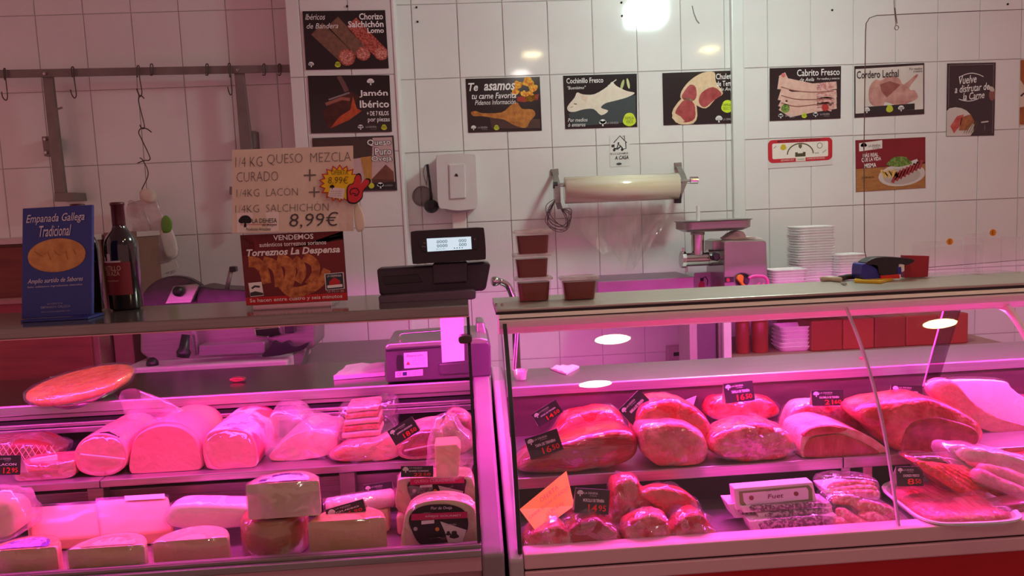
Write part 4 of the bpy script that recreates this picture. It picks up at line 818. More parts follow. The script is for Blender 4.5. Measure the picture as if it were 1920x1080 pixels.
p.text('a8a0a8', 'kg', .06, .28, .04, .14); p.text('a8a0a8', '€/kg', .035, .62, .06, .14); p.text('a8a0a8', '€', .93, .2, .03, .14); p.done(hd)
sb = thing('weighing_scale', 'dark weighing scale with steel pan on the left worktop', 'scale', at(800, 710, -1.5))
YS = -1.632
SP = mat('plum_scale_plastic', '4a3a4a', '584858', rough=.35, scale=8)
slab('body', [(722, 655), (730, 648), (860, 640), (916, 640), (920, 648), (921, 692), (921, 706), (880, 709), (724, 718)], YS, .24, SP, sb, bev=.006, seg=3, zmin=ZW_L+.001)
slab('groove', [(724, 656), (826, 649), (826, 652), (724, 660)], YS-.002, .004, BLACKP, sb, bev=0)
slab('pan', [(722, 650), (728, 645), (900, 633), (915, 637), (912, 645), (724, 655)], YS+.0, .22, STEEL, sb, bev=.003)
G().tube(smoothpts([at(750, 652, YS+.03), at(750, 640, YS+.03), at(750, 629, YS+.03), at(760, 625, YS+.03), at(800, 622, YS+.03), at(840, 619, YS+.03)], 3, False), .0022, 6).build('pan_guard', CHROME, sb, smooth=True)
slab('foot_block', [(822, 682), (878, 678), (880, 700), (824, 704)], YS-.006, .05, SP, sb, bev=.004, zmin=ZW_L+.001)
slab('vent_slot', smpx([(744, 668), (749, 666), (754, 668), (755, 692), (744, 693)], 2), YS-.003, .005, BLACKP, sb, bev=0)
slab('pan_end', [(893, 604), (907, 604), (914, 634), (893, 640)], YS+.10, .10, STEEL, sb, bev=.004)
def small_print(px, Y, bg, draw, par, name):
    c = [at(*q, Y) for q in px]; sh = sheet(par, *c, (0, -1, 0), .0006, mat('paper_'+bg, bg, rough=.6, scale=30), name=name); p = Print(*c, (0, -1, 0), .0003); draw(p); p.done(sh)
def d_warn(p):
    p.begin('warning_mark'); p.poly('c83030', [(.08, .78), (.17, .55), (.26, .78)], 1); p.text('6a4a60', 'Atención', .1, .1, .7, .18)
    for k in range(4): p.text('7a5a70', 'No abrir bajo tension', .36, .36+.13*k, .52, .07)
small_print(((757, 662), (801, 659), (802, 688), (758, 691)), YS-.0035, 'f0d8ea', d_warn, sb, 'warning_label')
def d_ce(p):
    p.text('3a2a3a', 'CE', .06, .2, .16, .55); p.begin('blue_square'); p.poly('283060', [(.27, .2), (.42, .2), (.42, .8), (.27, .8)], 1)
    for k in range(3): p.text('5a4a5a', 'Max 15 kg e=5 g', .46, .15+.26*k, .48, .18)
small_print(((741, 697), (793, 692), (793, 704), (741, 708)), YS-.0035, 'e8cce0', d_ce, sb, 'rating_plate')
o = slab('white_card', [(825, 593), (869, 591), (871, 676), (829, 680)], -1.70, .0015, PAPER, None, bev=0); tag_(o, 'blank white card upright in front of the weighing scale', 'card')
def flat(name, px, Z, th, m, label=None, cat=None, parent=None, wav=.0, group=None, nx=8):
    """thin flat thing lying on height Z, its footprint given by image corners (near left, near right, far right, far left)"""
    A, B, C_, D = [atz(x, y, Z) for x, y in px]; g = G(); top = []; bot = []
    for j in range(nx+1):
        for i in range(nx+1):
            q = A.lerp(B, i/nx).lerp(D.lerp(C_, i/nx), j/nx); w = wav*abs(mnoise.noise(q*30))
            bot.append(q+Vector((0, 0, .0004))); top.append(q+Vector((0, 0, th+w)))
    N1 = nx+1; o = N1*N1; fs = []
    for j in range(nx):
        for i in range(nx): k = j*N1+i; fs += [(k+o, k+1+o, k+N1+1+o, k+N1+o), (k, k+N1, k+N1+1, k+1)]
    rim = list(range(N1))+[j*N1+nx for j in range(1, N1)]+[nx*N1+i for i in range(nx-1, -1, -1)]+[j*N1 for j in range(nx-1, 0, -1)]
    for k in range(len(rim)): p_, q_ = rim[k], rim[(k+1) % len(rim)]; fs.append((p_, q_, o+q_, o+p_))
    g.add(bot+top, fs); ob = g.build(name, m, parent)
    if label: tag_(ob, label, cat, group)
    return ob
flat('wrapping_sheets', ((626, 713), (722, 705), (722, 687), (652, 692)), ZW_L, .010, mat('thin_pink_paper', 'e0c4d4', 'e8d0dc', rough=.5, scale=14), 'flat pile of pale wrapping sheets left of the scale', 'paper', wav=.010)
o = loaf('meat_scrap', [(429, 712), (440, 708), (455, 709), (458, 713), (440, 717)], atz(440, 717, ZW_L).y, .03, MEATD, None, seed=3, amp=.002); tag_(o, 'small red scrap of meat lying on the left worktop', 'meat scrap')

# ================================================================== behind the left counter
zt = .93
bt = thing('back_table', 'steel table along the wall behind the left counter', 'table', (-.8, -.5, 0))
wbox('table_top', -1.95, .05, -.95, -.17, zt-.03, zt, STEELD, bt, bev=.002)
for x in (-1.85, -.05):
    for y in (-.90, -.22): wbox('leg', x-.02, x+.02, y-.02, y+.02, 0, zt-.03, STEELD, bt, bev=.002)
sl = thing('meat_slicer', 'steel meat slicer with pale base behind the left counter', 'slicer', (at(385, 700, -.9).x, -.7, zt))
YSL = -.90
a = at(228, 690, YSL); b = at(538, 673, YSL)
wbox('base', a.x, b.x, YSL, YSL+.40, zt+.012, at(380, 683, YSL).z, mat('pale_enamel', 'd0bcc4', 'd8c6cc', rough=.35, scale=5), sl, bev=.008, seg=3)
for x in (a.x+.05, b.x-.05): wbox('rubber_foot', x-.02, x+.02, YSL+.02, YSL+.06, zt, zt+.013, BLACKP, sl)
slab('motor_housing', [(262, 662), (262, 600), (440, 590), (590, 585), (590, 650), (560, 665), (300, 688)], YSL+.12, .2, STEELD, sl, bev=.008)
slab('carriage', [(372, 648), (494, 640), (497, 644), (497, 662), (372, 668)], YSL+.03, .06, STEEL, sl, bev=.003)
slab('carriage_post', [(357, 616), (366, 616), (372, 664), (366, 668)], YSL+.06, .02, STEEL, sl, bev=.002)
g = G(); g.lathe([(.001, -.03), (.020, -.028), (.024, -.01), (.017, .004), (.014, .05)], at(345, 655, YSL+.02), 18, axis=(.15, .2, 1)); g.build('knob', BLACKP, sl, smooth=True)
g = G(); blob(g, at(286, 682, YSL+.03), (.02, .02, .022), amp=0); g.build('knob', BLACKP, sl, smooth=True)
slab('lever', smpx([(490, 668), (505, 650), (512, 640), (525, 645), (540, 640), (555, 650), (578, 642), (570, 655), (545, 662), (515, 668)], 3), YSL+.02, .03, BLACKP, sl, bev=.003)
slab('motor_block', [(533, 608), (550, 607), (551, 625), (534, 626)], YSL+.03, .05, BLACKP, sl, bev=.003)
slab('gear_cover', [(475, 616), (525, 611), (528, 628), (500, 634), (478, 632)], YSL+.08, .06, CHROME, sl, bev=.006)
slab('support_leg', [(538, 672), (566, 652), (574, 656), (563, 690), (540, 693)], YSL+.10, .10, STEELD, sl, bev=.004)
rod(at(331, 586, YSL+.17), at(331, 586, YSL+.17)+Vector((0, .012, 0)), .125, 'blade', mat('slicer_dark_steel', '4a4046', '5a5056', rough=.35, metal=.4), sl, 40)
rod(at(331, 586, YSL+.185), at(331, 586, YSL+.185)+Vector((0, .03, 0)), .132, 'blade_guard', mat('slicer_dark_steel'), sl, 40)
slab('thickness_plate', [(309, 570), (325, 537), (366, 533), (372, 536), (358, 568)], YSL+.10, .02, STEEL, sl, bev=.002)
g = G(); g.lathe([(.001, 0), (.018, .001), (.018, .02), (.012, .03)], at(337, 547, YSL+.10), 18, axis=(0, -1, .2)); g.build('plate_knob', BLACKP, sl, smooth=True)
slab('food_chute', [(369, 538), (380, 537), (400, 541), (460, 544), (470, 570), (450, 590), (368, 575)], YSL+.13, .14, mat('slicer_dark_steel', '4a4046', '5a5056', rough=.35, metal=.4), sl, bev=.004)
G().tube([at(425, 545, YSL+.14), at(434, 504, YSL+.14)], .008, 10).build('grip_rod', STEELD, sl, smooth=True)
slab('grip', [(429, 500), (441, 500), (442, 510), (430, 510)], YSL+.13, .03, BLACKP, sl, bev=.003)
cb = thing('wooden_cabinet', 'dark red wooden cabinet with pale top at the far left', 'cabinet', (at(60, 600, -.75).x, -.6, 0))
x0, x1 = at(-60, 600, -.8).x, at(178, 560, -.8).x; ztop = at(40, 446, -.8).z
wbox('carcass', x0, x1, -.80, -.20, zt+.0, ztop-.02, CARD, cb, bev=.003)
wbox('door', x0+.01, x1-.02, -.815, -.80, zt+.02, ztop-.03, WOODR, cb, bev=.003)
wbox('top_board', x0-.01, x1+.005, -.82, -.19, ztop-.02, ztop, mat('cream_board', 'c8b8b0', rough=.5, scale=6), cb, bev=.002)
wbox('rail_bar', x0, x1-.01, -.83, -.81, at(60, 567, -.8).z, at(60, 556, -.8).z, mat('pink_brown_board', '9a7468', rough=.5), cb, bev=.002)
G().tube([(x1-.16, -.83, at(140, 705, -.83).z), (x1-.06, -.83, at(140, 703, -.83).z)], .004, 6).build('handle', CHROME, cb)
bo = wbox('tall_board', x1+.012, at(236, 500, -.72).x, -.72, -.60, zt+.001, at(205, 436, -.72).z, CARD, None, bev=.003); tag_(bo, 'tall brown board standing behind the wine bottles', 'board')
# ================================================================== behind the right counter
def lidbox(xc, yb, W, H, label, Z, Yc):
    p = at(xc, yb, Yc); t = thing('sauce_tub', label, 'tub', (p.x, Yc, Z), 'tubs of dark red sauce')
    def rr(w, d, z, r=.012):
        o = []
        for cx, cy, a0 in ((w/2-r, d/2-r, 0), (-w/2+r, d/2-r, 90), (-w/2+r, -d/2+r, 180), (w/2-r, -d/2+r, 270)):
            for k in range(5): a = math.radians(a0+k*22.5); o.append(Vector((p.x+cx+r*math.cos(a), Yc+cy+r*math.sin(a), Z+z)))
        return o
    D = W*.72
    G().loft([rr(W*.84-.006, D*.84-.006, .002), rr(W*.93-.006, D*.93-.006, H*.76)], 0).build('sauce', SAUCE, t)
    g = G(); g.loft([rr(W*.84, D*.84, 0), rr(W*.84, D*.84, .0008), rr(W*.94, D*.94, H*.88), rr(W, D, H*.885)], 0); g.build('clear_tub', clear('clear_tub', ior=1.25, fmin=.02, rough=.08, tint=(.96, .93, .92)), t)
    g = G(); g.loft([rr(W*1.02, D*1.02, H*.86), rr(W*1.02, D*1.02, H*.94), rr(W*.94, D*.94, H*.94), rr(W*.92, D*.92, H*.985), rr(W*.80, D*.80, H*.99), rr(W*.78, D*.78, H*.95)], 0); g.build('lid', clear('frosted_lid', ior=1.35, fmin=.08, rough=.2, hz=.38, haze='e8c8c4', bump=.3), t)
YT = -1.80
Hh = .056
zz = ZT_R
for k, (xc, lab) in enumerate(((1001, 'bottom tub of dark red sauce in the stack of three'), (1001, 'middle tub of dark red sauce in the stack of three'), (1006, 'top tub of dark red sauce in the stack of three'))):
    lidbox(xc-k*1.5, 565, .084, Hh, lab, zz+k*(Hh-.0035), YT+.004*(k % 2))
lidbox(1086, 563, .086, .053, 'single lidded tub of dark red sauce beside the stack', zz, YT-.01)
t = thing('tap', 'curved chrome tap behind the stacked sauce tubs', 'tap', at(962, 580, -.55))
G().tube(smoothpts([at(966, 600, -.6), at(962, 560, -.6), at(952, 536, -.6), at(935, 527, -.62)], 5, False), .013, 12).build('spout', CHROME, t, smooth=True)
g = G(); g.lathe([(.016, 0), (.019, .004), (.019, .02), (.014, .025)], at(934, 527, -.63), 14, axis=(-.9, -.3, 0)); g.build('nozzle', CHROME, t, smooth=True)
wbox('column', at(966, 600, -.6).x-.014, at(966, 600, -.6).x+.014, -.615, -.585, .70, at(966, 596, -.6).z, CHROME, t, bev=.008)
sk = thing('sink_unit', 'low steel sink counter along the wall behind the tubs', 'sink', (.55, -.45, 0))
zk = .70
wbox('top', .10, 1.02, -.80, -.012, zk-.04, zk, STEEL, sk, bev=.003)
wbox('body', .12, 1.00, -.78, -.012, .1, zk-.04, STEELD, sk, bev=.003)
wbox('plinth', .14, .98, -.74, -.02, 0, .1, DARK, sk, bev=0)
# steel wall box, the pink light on it painted in as violet grey
zc = at(1200, 524, -.30).z
sc2 = thing('steel_cabinet', 'shallow steel wall box left of the grinder', 'cabinet', (1.0, -.3, 0))
wbox('upper_box', at(1120, 530, -.30).x, at(1302, 520, -.30).x, -.30, -.012, zc-.085, zc, mat('violet_lit_steel', '8c7484', '9a8090', rough=.35, metal=.6, scale=5), sc2, bev=.003)
# grinder table
zg = 1.06
gt = thing('grinder_table', 'steel wall shelf under the meat grinder and the trays', 'shelf', (1.6, -.3, zg))
wbox('shelf_plate', at(1300, 540, -.45).x+.01, at(1640, 540, -.45).x, -.50, -.012, zg-.03, zg, STEELD, gt, bev=.002)
for x in (1.40, 1.62): wbox('bracket', x-.01, x+.01, -.42, -.012, zg-.05, zg-.03, STEELD, gt, bev=.002)
gr = thing('meat_grinder', 'steel meat grinder with feed pan and orange switch', 'grinder', (at(1390, 530, -.35).x, -.3, zg))
YG = -.38
slab('body', [(1358, 453), (1365, 451), (1434, 451), (1437, 454), (1441, 548), (1358, 550)], YG, .24, mat('grinder_steel', 'a89ea0', 'b6acae', rough=.25, metal=.7, scale=5), gr, bev=.006, seg=3)
slab('gear_plate', [(1337, 452), (1358, 450), (1358, 500), (1337, 480)], YG+.05, .12, STEEL, gr, bev=.004)
pan = []
def pr(w, d, z, r=.04):
    o = []; cx0 = at(1336, 420, YG+.08).x; cy0 = YG+.08
    for cx, cy, a0 in ((w/2-r, d/2-r, 0), (-w/2+r, d/2-r, 90), (-w/2+r, -d/2+r, 180), (w/2-r, -d/2+r, 270)):
        for k in range(6): a = math.radians(a0+k*18); o.append(Vector((cx0+cx+r*math.cos(a), cy0+cy+r*math.sin(a), z)))
    return o
zp1, zp0 = at(1336, 413, YG).z, at(1336, 434, YG).z
G().loft([pr(.24, .14, zp0), pr(.285, .18, zp0+.012), pr(.285, .185, zp1-.006), pr(.30, .20, zp1), pr(.29, .19, zp1), pr(.27, .165, zp1-.008), pr(.23, .13, zp0+.006)], 0).build('feed_pan', STEEL, gr, smooth=False)
rod(at(1308, 478, YG+.06), at(1308, 432, YG+.06), .026, 'feed_neck', CHROME, gr, 24)
G().lathe([(.030, 0), (.030, .008), (.027, .010)], at(1308, 440, YG+.06), 24).build('neck_collar', CHROME, gr, smooth=True)
rod(at(1281, 487, YG+.06), at(1350, 484, YG+.06), .029, 'barrel', CHROME, gr, 28)
rod(at(1277, 487, YG+.06), at(1284, 487, YG+.06), .036, 'ring_nut', CHROME, gr, 12)
rod(at(1326, 483, YG+.06), at(1357, 481, YG+.06), .036, 'flange', CHROME, gr, 28)
for q in ((1281, 464), (1288, 500)): rod(at(*q, YG+.05), at(q[0], q[1]+10, YG+.05), .005, 'ring_lug', CHROME, gr, 8)
g = G(); g.lathe([(.001, -.002), (.020, 0), (.020, .02), (.012, .026), (.001, .026)], at(1340, 481, YG+.02), 6, axis=(0, -1, 0)); g.build('clamp_knob', BLACKP, gr)
sw = rod(at(1391, 524, YG), at(1391, 524, YG)+Vector((0, -.012, 0)), .029, 'switch_plate', BLACKP, gr, 28)
slab('switch_knob', smpx([(1384, 518), (1390, 515), (1395, 519), (1394, 530), (1400, 536), (1394, 537), (1388, 530), (1383, 524)], 3), YG-.03, .02, mat('orange_plastic', 'f08a1c', rough=.35), sw, bev=.003)
slab('switch_tail', [(1360, 520), (1376, 519), (1376, 529), (1360, 530)], YG-.012, .012, BLACKP, gr, bev=.002)
slab('switch_mark', smpx([(1363, 522), (1368, 522), (1368, 528), (1363, 528)], 2), YG-.0135, .003, solid('c83048'), gr, bev=0)
o = loaf('crumpled_paper', [(1362, 450), (1368, 440), (1382, 434), (1395, 436), (1402, 445), (1412, 447), (1420, 444), (1428, 450)], YG+.06, .10, PAPER, None, seed=5, amp=.012, freq=40); tag_(o, 'crumpled white paper lying on top of the grinder', 'paper')
rod(at(1309, 418, YG+.08), at(1309, 386, YG+.08), .008, 'pestle_rod', WHITEP, gr, 14)
pk = thing('pink_basket', 'bright pink basket rim showing right of the grinder switch', 'basket', (at(1420, 548, YG-.06).x, YG-.06, zg))
YK = YG-.06
G().tube(smoothpts([at(1404, 522, YK), at(1412, 518, YK), at(1430, 518, YK), at(1438, 524, YK), at(1440, 534, YK), at(1440, 546, YK)], 4, False), .007, 8).build('rim', mat('pink_plastic', 'f060b8', rough=.35), pk, smooth=True)
wbox('tray', at(1404, 540, YK).x, at(1440, 540, YK).x, YK-.03, YK+.03, zg, at(1420, 542, YK).z, mat('pink_plastic'), pk, bev=.004)
for x in (1416, 1426): G().tube([at(x, 539, YK-.03), at(x+8, 530, YK-.03)], .003, 6).build('strut', mat('pink_plastic'), pk)
fe = thing('extinguisher_sign', 'small sign with a red extinguisher left of the grinder', 'sign', at(1328, 548, -.20))
slab('board', [(1302, 512), (1356, 508), (1356, 560), (1302, 562)], -.20, .004, mat('dusky_sign', 'a8949a', rough=.4), fe, bev=0)
c = [at(*q, -.2005) for q in ((1302, 512), (1356, 508), (1356, 560), (1302, 562))]; p = Print(*c, (0, -1, 0))
p.poly('a83040', [(.14, .72), (.14, .42), (.2, .32), (.3, .32), (.36, .42), (.36, .72)], 1); p.poly('1e1a1e', [(.2, .32), (.2, .2), (.32, .2), (.32, .32)], 2); p.stroke('1e1a1e', [(.28, .22), (.38, .16), (.46, .3), (.44, .5)], .03, 2); p.begin('printed_panel'); p.poly('8a3040', [(.6, .3), (.94, .26), (.94, .72), (.6, .74)], 1); p.stroke('d8c0c8', [(.66, .4), (.86, .36)], .03, 2); p.stroke('d8c0c8', [(.66, .54), (.86, .5)], .03, 2); p.done(fe)
# foam tray stacks
def foam_tray_mesh(w, d, h):
    def rr(w, d, z, r=.02):
        o = []
        for cx, cy, a0 in ((w/2-r, d/2-r, 0), (-w/2+r, d/2-r, 90), (-w/2+r, -d/2+r, 180), (w/2-r, -d/2+r, 270)):
            for k in range(4): a = math.radians(a0+k*30); o.append(Vector((cx+r*math.cos(a), cy+r*math.sin(a), z)))
        return o
    g = G(); g.loft([rr(w*.8, d*.75, 0), rr(w*.97, d*.96, h*.8), rr(w, d, h*.86), rr(w, d, h), rr(w*.93, d*.9, h*.98), rr(w*.76, d*.7, h*.2)], 0)
    o = g.build('foam_tray', FOAM, None, bev=0); me = o.data; bpy.data.objects.remove(o); return me
def stack(xc, Y, w, d, h, pitch, n, label, grp, seed):
    me = foam_tray_mesh(w, d, h); rs = random.Random(seed); X = at(xc, 520, Y).x
    for k in range(n):
        o = bpy.data.objects.new('foam_tray', me); COL.objects.link(o)
        o.location = (X+rs.uniform(-.002, .002), Y+rs.uniform(-.002, .002), zg+.0005+pitch*k); o.rotation_euler = (rs.uniform(-.006, .006), rs.uniform(-.006, .006), rs.uniform(-.03, .03))
        tag_(o, label.replace('foam tray in', 'foam tray on top of') if k == n-1 else label.replace('tray in', 'tray within'), 'tray', grp)
stack(1520, -.24, .168, .14, .022, .0112, 24, 'white foam tray in the tallest stack behind the right counter', 'trays in the tallest stack', 1)
stack(1587, -.30, .130, .12, .022, .0112, 13, 'white foam tray in the medium stack right of the tallest one', 'trays in the medium stack', 2)
stack(1472, -.36, .150, .12, .022, .0110, 9, 'white foam tray in the low stack beside the grinder', 'trays in the low stack', 3)
# lower shelf seen through the gap: red canisters, pale trays, red chopping block
zl = at(1450, 660, -.42).z
ls = thing('lower_shelf', 'low shelf along the wall under the grinder shelf', 'shelf', (1.7, -.3, zl))
wbox('shelf_plate', at(1378, 655, -.5).x, 2.4, -.50, -.012, zl-.03, zl, mat('pink_brown_board'), ls, bev=.003)
for x in (1.5, 2.35): wbox('leg', x-.02, x+.02, -.46, -.42, 0, zl-.03, STEELD, ls, bev=.002)
CAN = mat('red_canister', '8a2a28', '9c3430', rough=.4, scale=8)
for x0_, x1_, lab in ((1383, 1408, 'left of two dull red canisters on the low shelf'), (1413, 1443, 'right of two dull red canisters on the low shelf')):
    a, b = at(x0_, 655, -.42), at(x1_, 655, -.42); t = thing('canister', lab, 'canister', ((a.x+b.x)/2, -.40, zl), 'red canisters on the low shelf')
    r_ = (b.x-a.x)/2; G().lathe([(.001, .0005), (r_*.95, .0005), (r_, .004), (r_, .125), (r_*.9, .135), (.001, .136)], ((a.x+b.x)/2, -.40, zl), 20).build('body', CAN, t, smooth=True)
    G().lathe([(.001, .136), (r_*.6, .136), (r_*.6, .15), (.001, .152)], ((a.x+b.x)/2, -.40, zl), 16).build('lid', mat('canister_lid', '9a7a80', rough=.4), t, smooth=True)
me = foam_tray_mesh(.145, .12, .022)
for k in range(6):
    o = bpy.data.objects.new('foam_tray', me); COL.objects.link(o); o.location = (at(1485, 650, -.38).x+random.uniform(-.003, .003), -.38, zl+.0005+.0165*k); o.rotation_euler = (0, 0, random.uniform(-.06, .06)); tag_(o, 'pale foam tray on top of the pile on the low shelf' if k == 5 else 'pale foam tray within the pile on the low shelf', 'tray', 'trays on the low shelf')
bk = thing('chopping_block', 'large red-brown wooden chopping block on the low shelf', 'chopping block', (at(1665, 650, -.45).x, -.3, zl))
a, b = at(1521, 650, -.46), at(1816, 640, -.46); zq = at(1790, 588, -.46).z
n = 5
for k in range(n): wbox('board', a.x+(b.x-a.x)*k/n+.001, a.x+(b.x-a.x)*(k+1)/n-.001, -.46, -.10, zl+.0005, zq, mat('red_block_%d' % (k % 3), ('8a2c22', '96342a', '7e261e')[k % 3], rough=.45, scale=6, stretch=(1, 1, 6)), bk, bev=.006)
# control box and cupboard edge in the gap
cx_ = thing('control_box', 'small pale control box with round dial on the lower tiled wall', 'control box', at(1275, 690, -.02))
slab('case', [(1252, 650), (1294, 647), (1294, 700), (1252, 702)], -.05, .04, mat('pink_grey_plastic', 'c0a0b0', rough=.4), cx_, bev=.005)
slab('window', [(1263, 661), (1274, 660), (1274, 667), (1263, 668)], -.052, .003, BLACKP, cx_, bev=0); slab('dial', smpx([(1282, 659), (1289, 657), (1292, 663), (1287, 668), (1282, 665)], 3), -.057, .008, mat('pink_grey_plastic'), cx_, bev=.001)
cu = thing('cupboard', 'tall dark cupboard front with pale uprights below the grinder', 'cupboard', (at(1330, 700, -.5).x, -.3, 0))
wbox('panel', at(1308, 640, -.52).x, at(1346, 640, -.52).x, -.50, -.36, 0, zg-.035, mat('violet_panel', '6a4a66', '745270', rough=.4), cu, bev=.002)
wbox('upright', at(1293, 640, -.52).x, at(1308, 640, -.52).x-.001, -.52, -.36, 0, zg-.035, mat('pink_grey_plastic'), cu, bev=.003)
wbox('upright', at(1347, 640, -.52).x, at(1356, 640, -.52).x, -.52, -.36, 0, zg-.035, STEELD, cu, bev=.003); wbox('upright', at(1357, 640, -.54).x, at(1372, 640, -.54).x, -.54, -.36, 0, zg-.035, WHITEP, cu, bev=.003)
# ---- on the right counter top
k0 = thing('kitchen_knife', 'knife with pale handle and yellow sheath on the right counter', 'knife', atz(1600, 528, ZT_R))
def kz(x, y, h=.006): q = atz(x, y, ZT_R); q.z += h; return q
G().tube([kz(1540, 528), kz(1556, 527), kz(1576, 529)], [.006, .0065, .006], 10).build('handle', mat('pale_handle', 'c8b8a0', rough=.45), k0, smooth=True)
G().tube([kz(1575, 528, .0075), kz(1588, 525, .0075), kz(1604, 524, .0075)], [.007, .007, .0065], 10).build('grip', mat('dark_grip', '3a3230', rough=.5), k0, smooth=True)
flat('sheath', ((1602, 530), (1650, 532), (1674, 526), (1604, 522)), ZT_R, .006, mat('yellow_plastic', 'd8b01c', rough=.4), parent=k0, nx=4)
G().tube([kz(1578, 533, .003), kz(1586, 535, .003)], .003, 8).build('blade_tip', CHROME, k0)
tp = thing('tape_dispenser', 'blue and black bag sealer with red base on the right counter', 'bag sealer', atz(1670, 526, ZT_R)); YT2 = -1.76
slab('blue_base', smpx([(1619, 524), (1617, 500), (1622, 494), (1632, 497), (1644, 504), (1650, 514), (1651, 523)], 3), YT2, .05, mat('blue_plastic', '2c2c96', rough=.35), tp, bev=.003)
slab('black_arm', smpx([(1624, 495), (1634, 486), (1655, 482), (1690, 483), (1712, 486), (1714, 491), (1700, 497), (1686, 495), (1684, 514), (1660, 518), (1648, 512), (1645, 498)], 3), YT2-.004, .04, BLACKP, tp, bev=.003)
slab('white_guard', [(1684, 496), (1696, 494), (1696, 508), (1688, 512)], YT2-.002, .02, PAPER, tp, bev=.001); slab('red_base', [(1652, 517), (1687, 514), (1688, 522), (1653, 524)], YT2-.006, .04, solid('d03028'), tp, bev=.001); slab('blue_tip', [(1683, 502), (1690, 500), (1691, 514), (1684, 516)], YT2-.005, .02, mat('blue_plastic'), tp, bev=.001)
o = slab('red_notebook', [(1697, 479), (1743, 480), (1740, 519), (1697, 521)], -1.735, .02, mat('red_cover', 'a01c2c', rough=.4), None, bev=.001); tag_(o, 'upright red notebook right of the bag sealer', 'notebook')
def bin_(x0, x1, yt, yb, sx, sy, label, Y):
    a, b = at(x0, yb, Y), at(x1, yb, Y); zt_ = at((x0+x1)/2, yt, Y).z; t = thing('clear_bin', label, 'bin', ((a.x+b.x)/2, Y, ZT_R), 'clear bins with orange stickers')
    g = G(); th = .003
    for p0, p1 in (((a.x, Y, ZT_R), (b.x, Y+th, zt_)), ((a.x, Y+.07, ZT_R), (b.x, Y+.07+th, zt_+.01)), ((a.x, Y+th, ZT_R), (a.x+th, Y+.07, zt_)), ((b.x-th, Y+th, ZT_R), (b.x, Y+.07, zt_)), ((a.x+th, Y+th, ZT_R), (b.x-th, Y+.07, ZT_R+th))): g.box(p0, p1)
    g.build('walls', clear('hazy_acrylic', ior=1.2, fmin=.015, rough=.05, hz=.10, haze='e8d0e4', bscale=8), t)
    c_ = at(sx, sy, Y-.001); G().prism([c_+Vector((.0085*math.cos(math.pi/8+k*math.pi/4), 0, .0085*math.sin(math.pi/8+k*math.pi/4))) for k in range(8)], (0, .001, 0)).build('octagon_sticker', solid('e09020'), t)
    vs, fs = text_geo('E', 0, 0); G().add([c_+Vector((-.003+.006*u, -.0006, -.0045+.009*v)) for u, v in vs], fs).build('lettering', solid('8a4a10'), t)
bin_(1742, 1838, 462, 528, 1781, 453, 'left of two clear bins with an orange octagon sticker', -1.74)
bin_(1842, 1915, 446, 520, 1862, 436, 'right of two clear bins with an orange octagon sticker', -1.745)
# hanging clear screen with its cord
YC = -1.72
hs = thing('hanging_screen', 'large clear acrylic screen hanging by a cord above the right counter', 'screen', at(1780, 495, YC))
out = [(1623, 60), (1624, 44), (1630, 34), (1644, 29), (1800, 22), (2010, 14), (2010, 480), (1660, 508), (1640, 502), (1626, 490), (1621, 470), (1620, 280)]
slab('sheet', out, YC, .004, clear('screen_acrylic', tint=(.97, .955, .955), ior=1.15, fmul=.8), hs, bev=0)
G().tube(pxs(out, YC+.001), .0011, 5, closed=True).build('rim', mat('screen_edge', '6a5c5c', rough=.3), hs)
G().tube(pxs([(1674, -60), (1677, 18), (1680, 48)], YC), .0009, 5).build('cord', STEELD, hs); G().tube(pxs([(1678, 15), (1682, 44)], YC-.001), .0012, 5).build('cord_loop', STEELD, hs)
c_ = at(1681, 52, YC); G().tube([c_+Vector((.005*math.cos(a), 0, .005*math.sin(a))) for a in [k*math.pi/6 for k in range(12)]], .001, 5, closed=True).build('ring', CHROME, hs)
# small things on the right worktop
t = thing('small_cup', 'small clear cup at the left end of the right worktop', 'cup', atz(975, 712, ZW_R))
G().lathe([(.012, .0005), (.016, .002), (.019, .024), (.020, .026), (.017, .026), (.014, .004)], atz(976, 712, ZW_R), 20).build('cup', clear('milky_cup', ior=1.3, hz=.5, haze='f0c8e0', rough=.15, fmin=.05), t, smooth=True)
flat('paper_scrap', ((1032, 693), (1062, 703), (1086, 690), (1054, 687)), ZW_R, .003, PAPER, 'crumpled scrap of paper lying on the right worktop', 'paper', wav=.010)
o = loaf('meat_speck', [(1612, 672), (1616, 669), (1620, 670), (1619, 674)], atz(1615, 673, ZW_R).y, .008, MEAT, None, seed=1, amp=.0006); tag_(o, 'tiny red speck of meat on the right worktop', 'meat scrap')

# ================================================================== goods
def stand(pts, Z, ymin=-9):
    """depth plane on which the lowest point of an outline rests on height Z"""
    q = max(pts, key=lambda p: p[1]); return max(ymin, atz(q[0], q[1], Z).y)
def good(name, label, cat, pts, Z, thick, m, group=None, film=None, grow=.03, seed=1, amp=.006, freq=16, bulge=.6, mface=None, cut=None, ymin=-9, Y=None, prof=None, famp=.006, free=False, body='meat'):
    Y = stand(pts, Z, ymin) if Y is None else Y
    c = at(sum(p[0] for p in pts)/len(pts), max(p[1] for p in pts), Y)
    t = thing(name, label, cat, (c.x, Y+thick*.4, Z), group)
    loaf(body, pts, Y, thick, m, t, seed=seed, amp=amp, freq=freq, bulge=bulge, z0=None if free else Z, mface=mface, cut=cut, prof=prof, free=free)
    if film:
        loaf('plastic_wrap', pts, Y, thick, film, t, seed=seed+20, amp=amp+famp, freq=freq*1.6, bulge=bulge*1.3, z0=None if free else Z, grow=grow, free=free)
    t['_Y'] = Y; return t
FLATP = [(0, .0), (.0, .955), (.008, .99), (.03, 1.0), (.5, 1.0), (.9, .97), (.98, .9), (1., .5)]    # cut face flat to the front
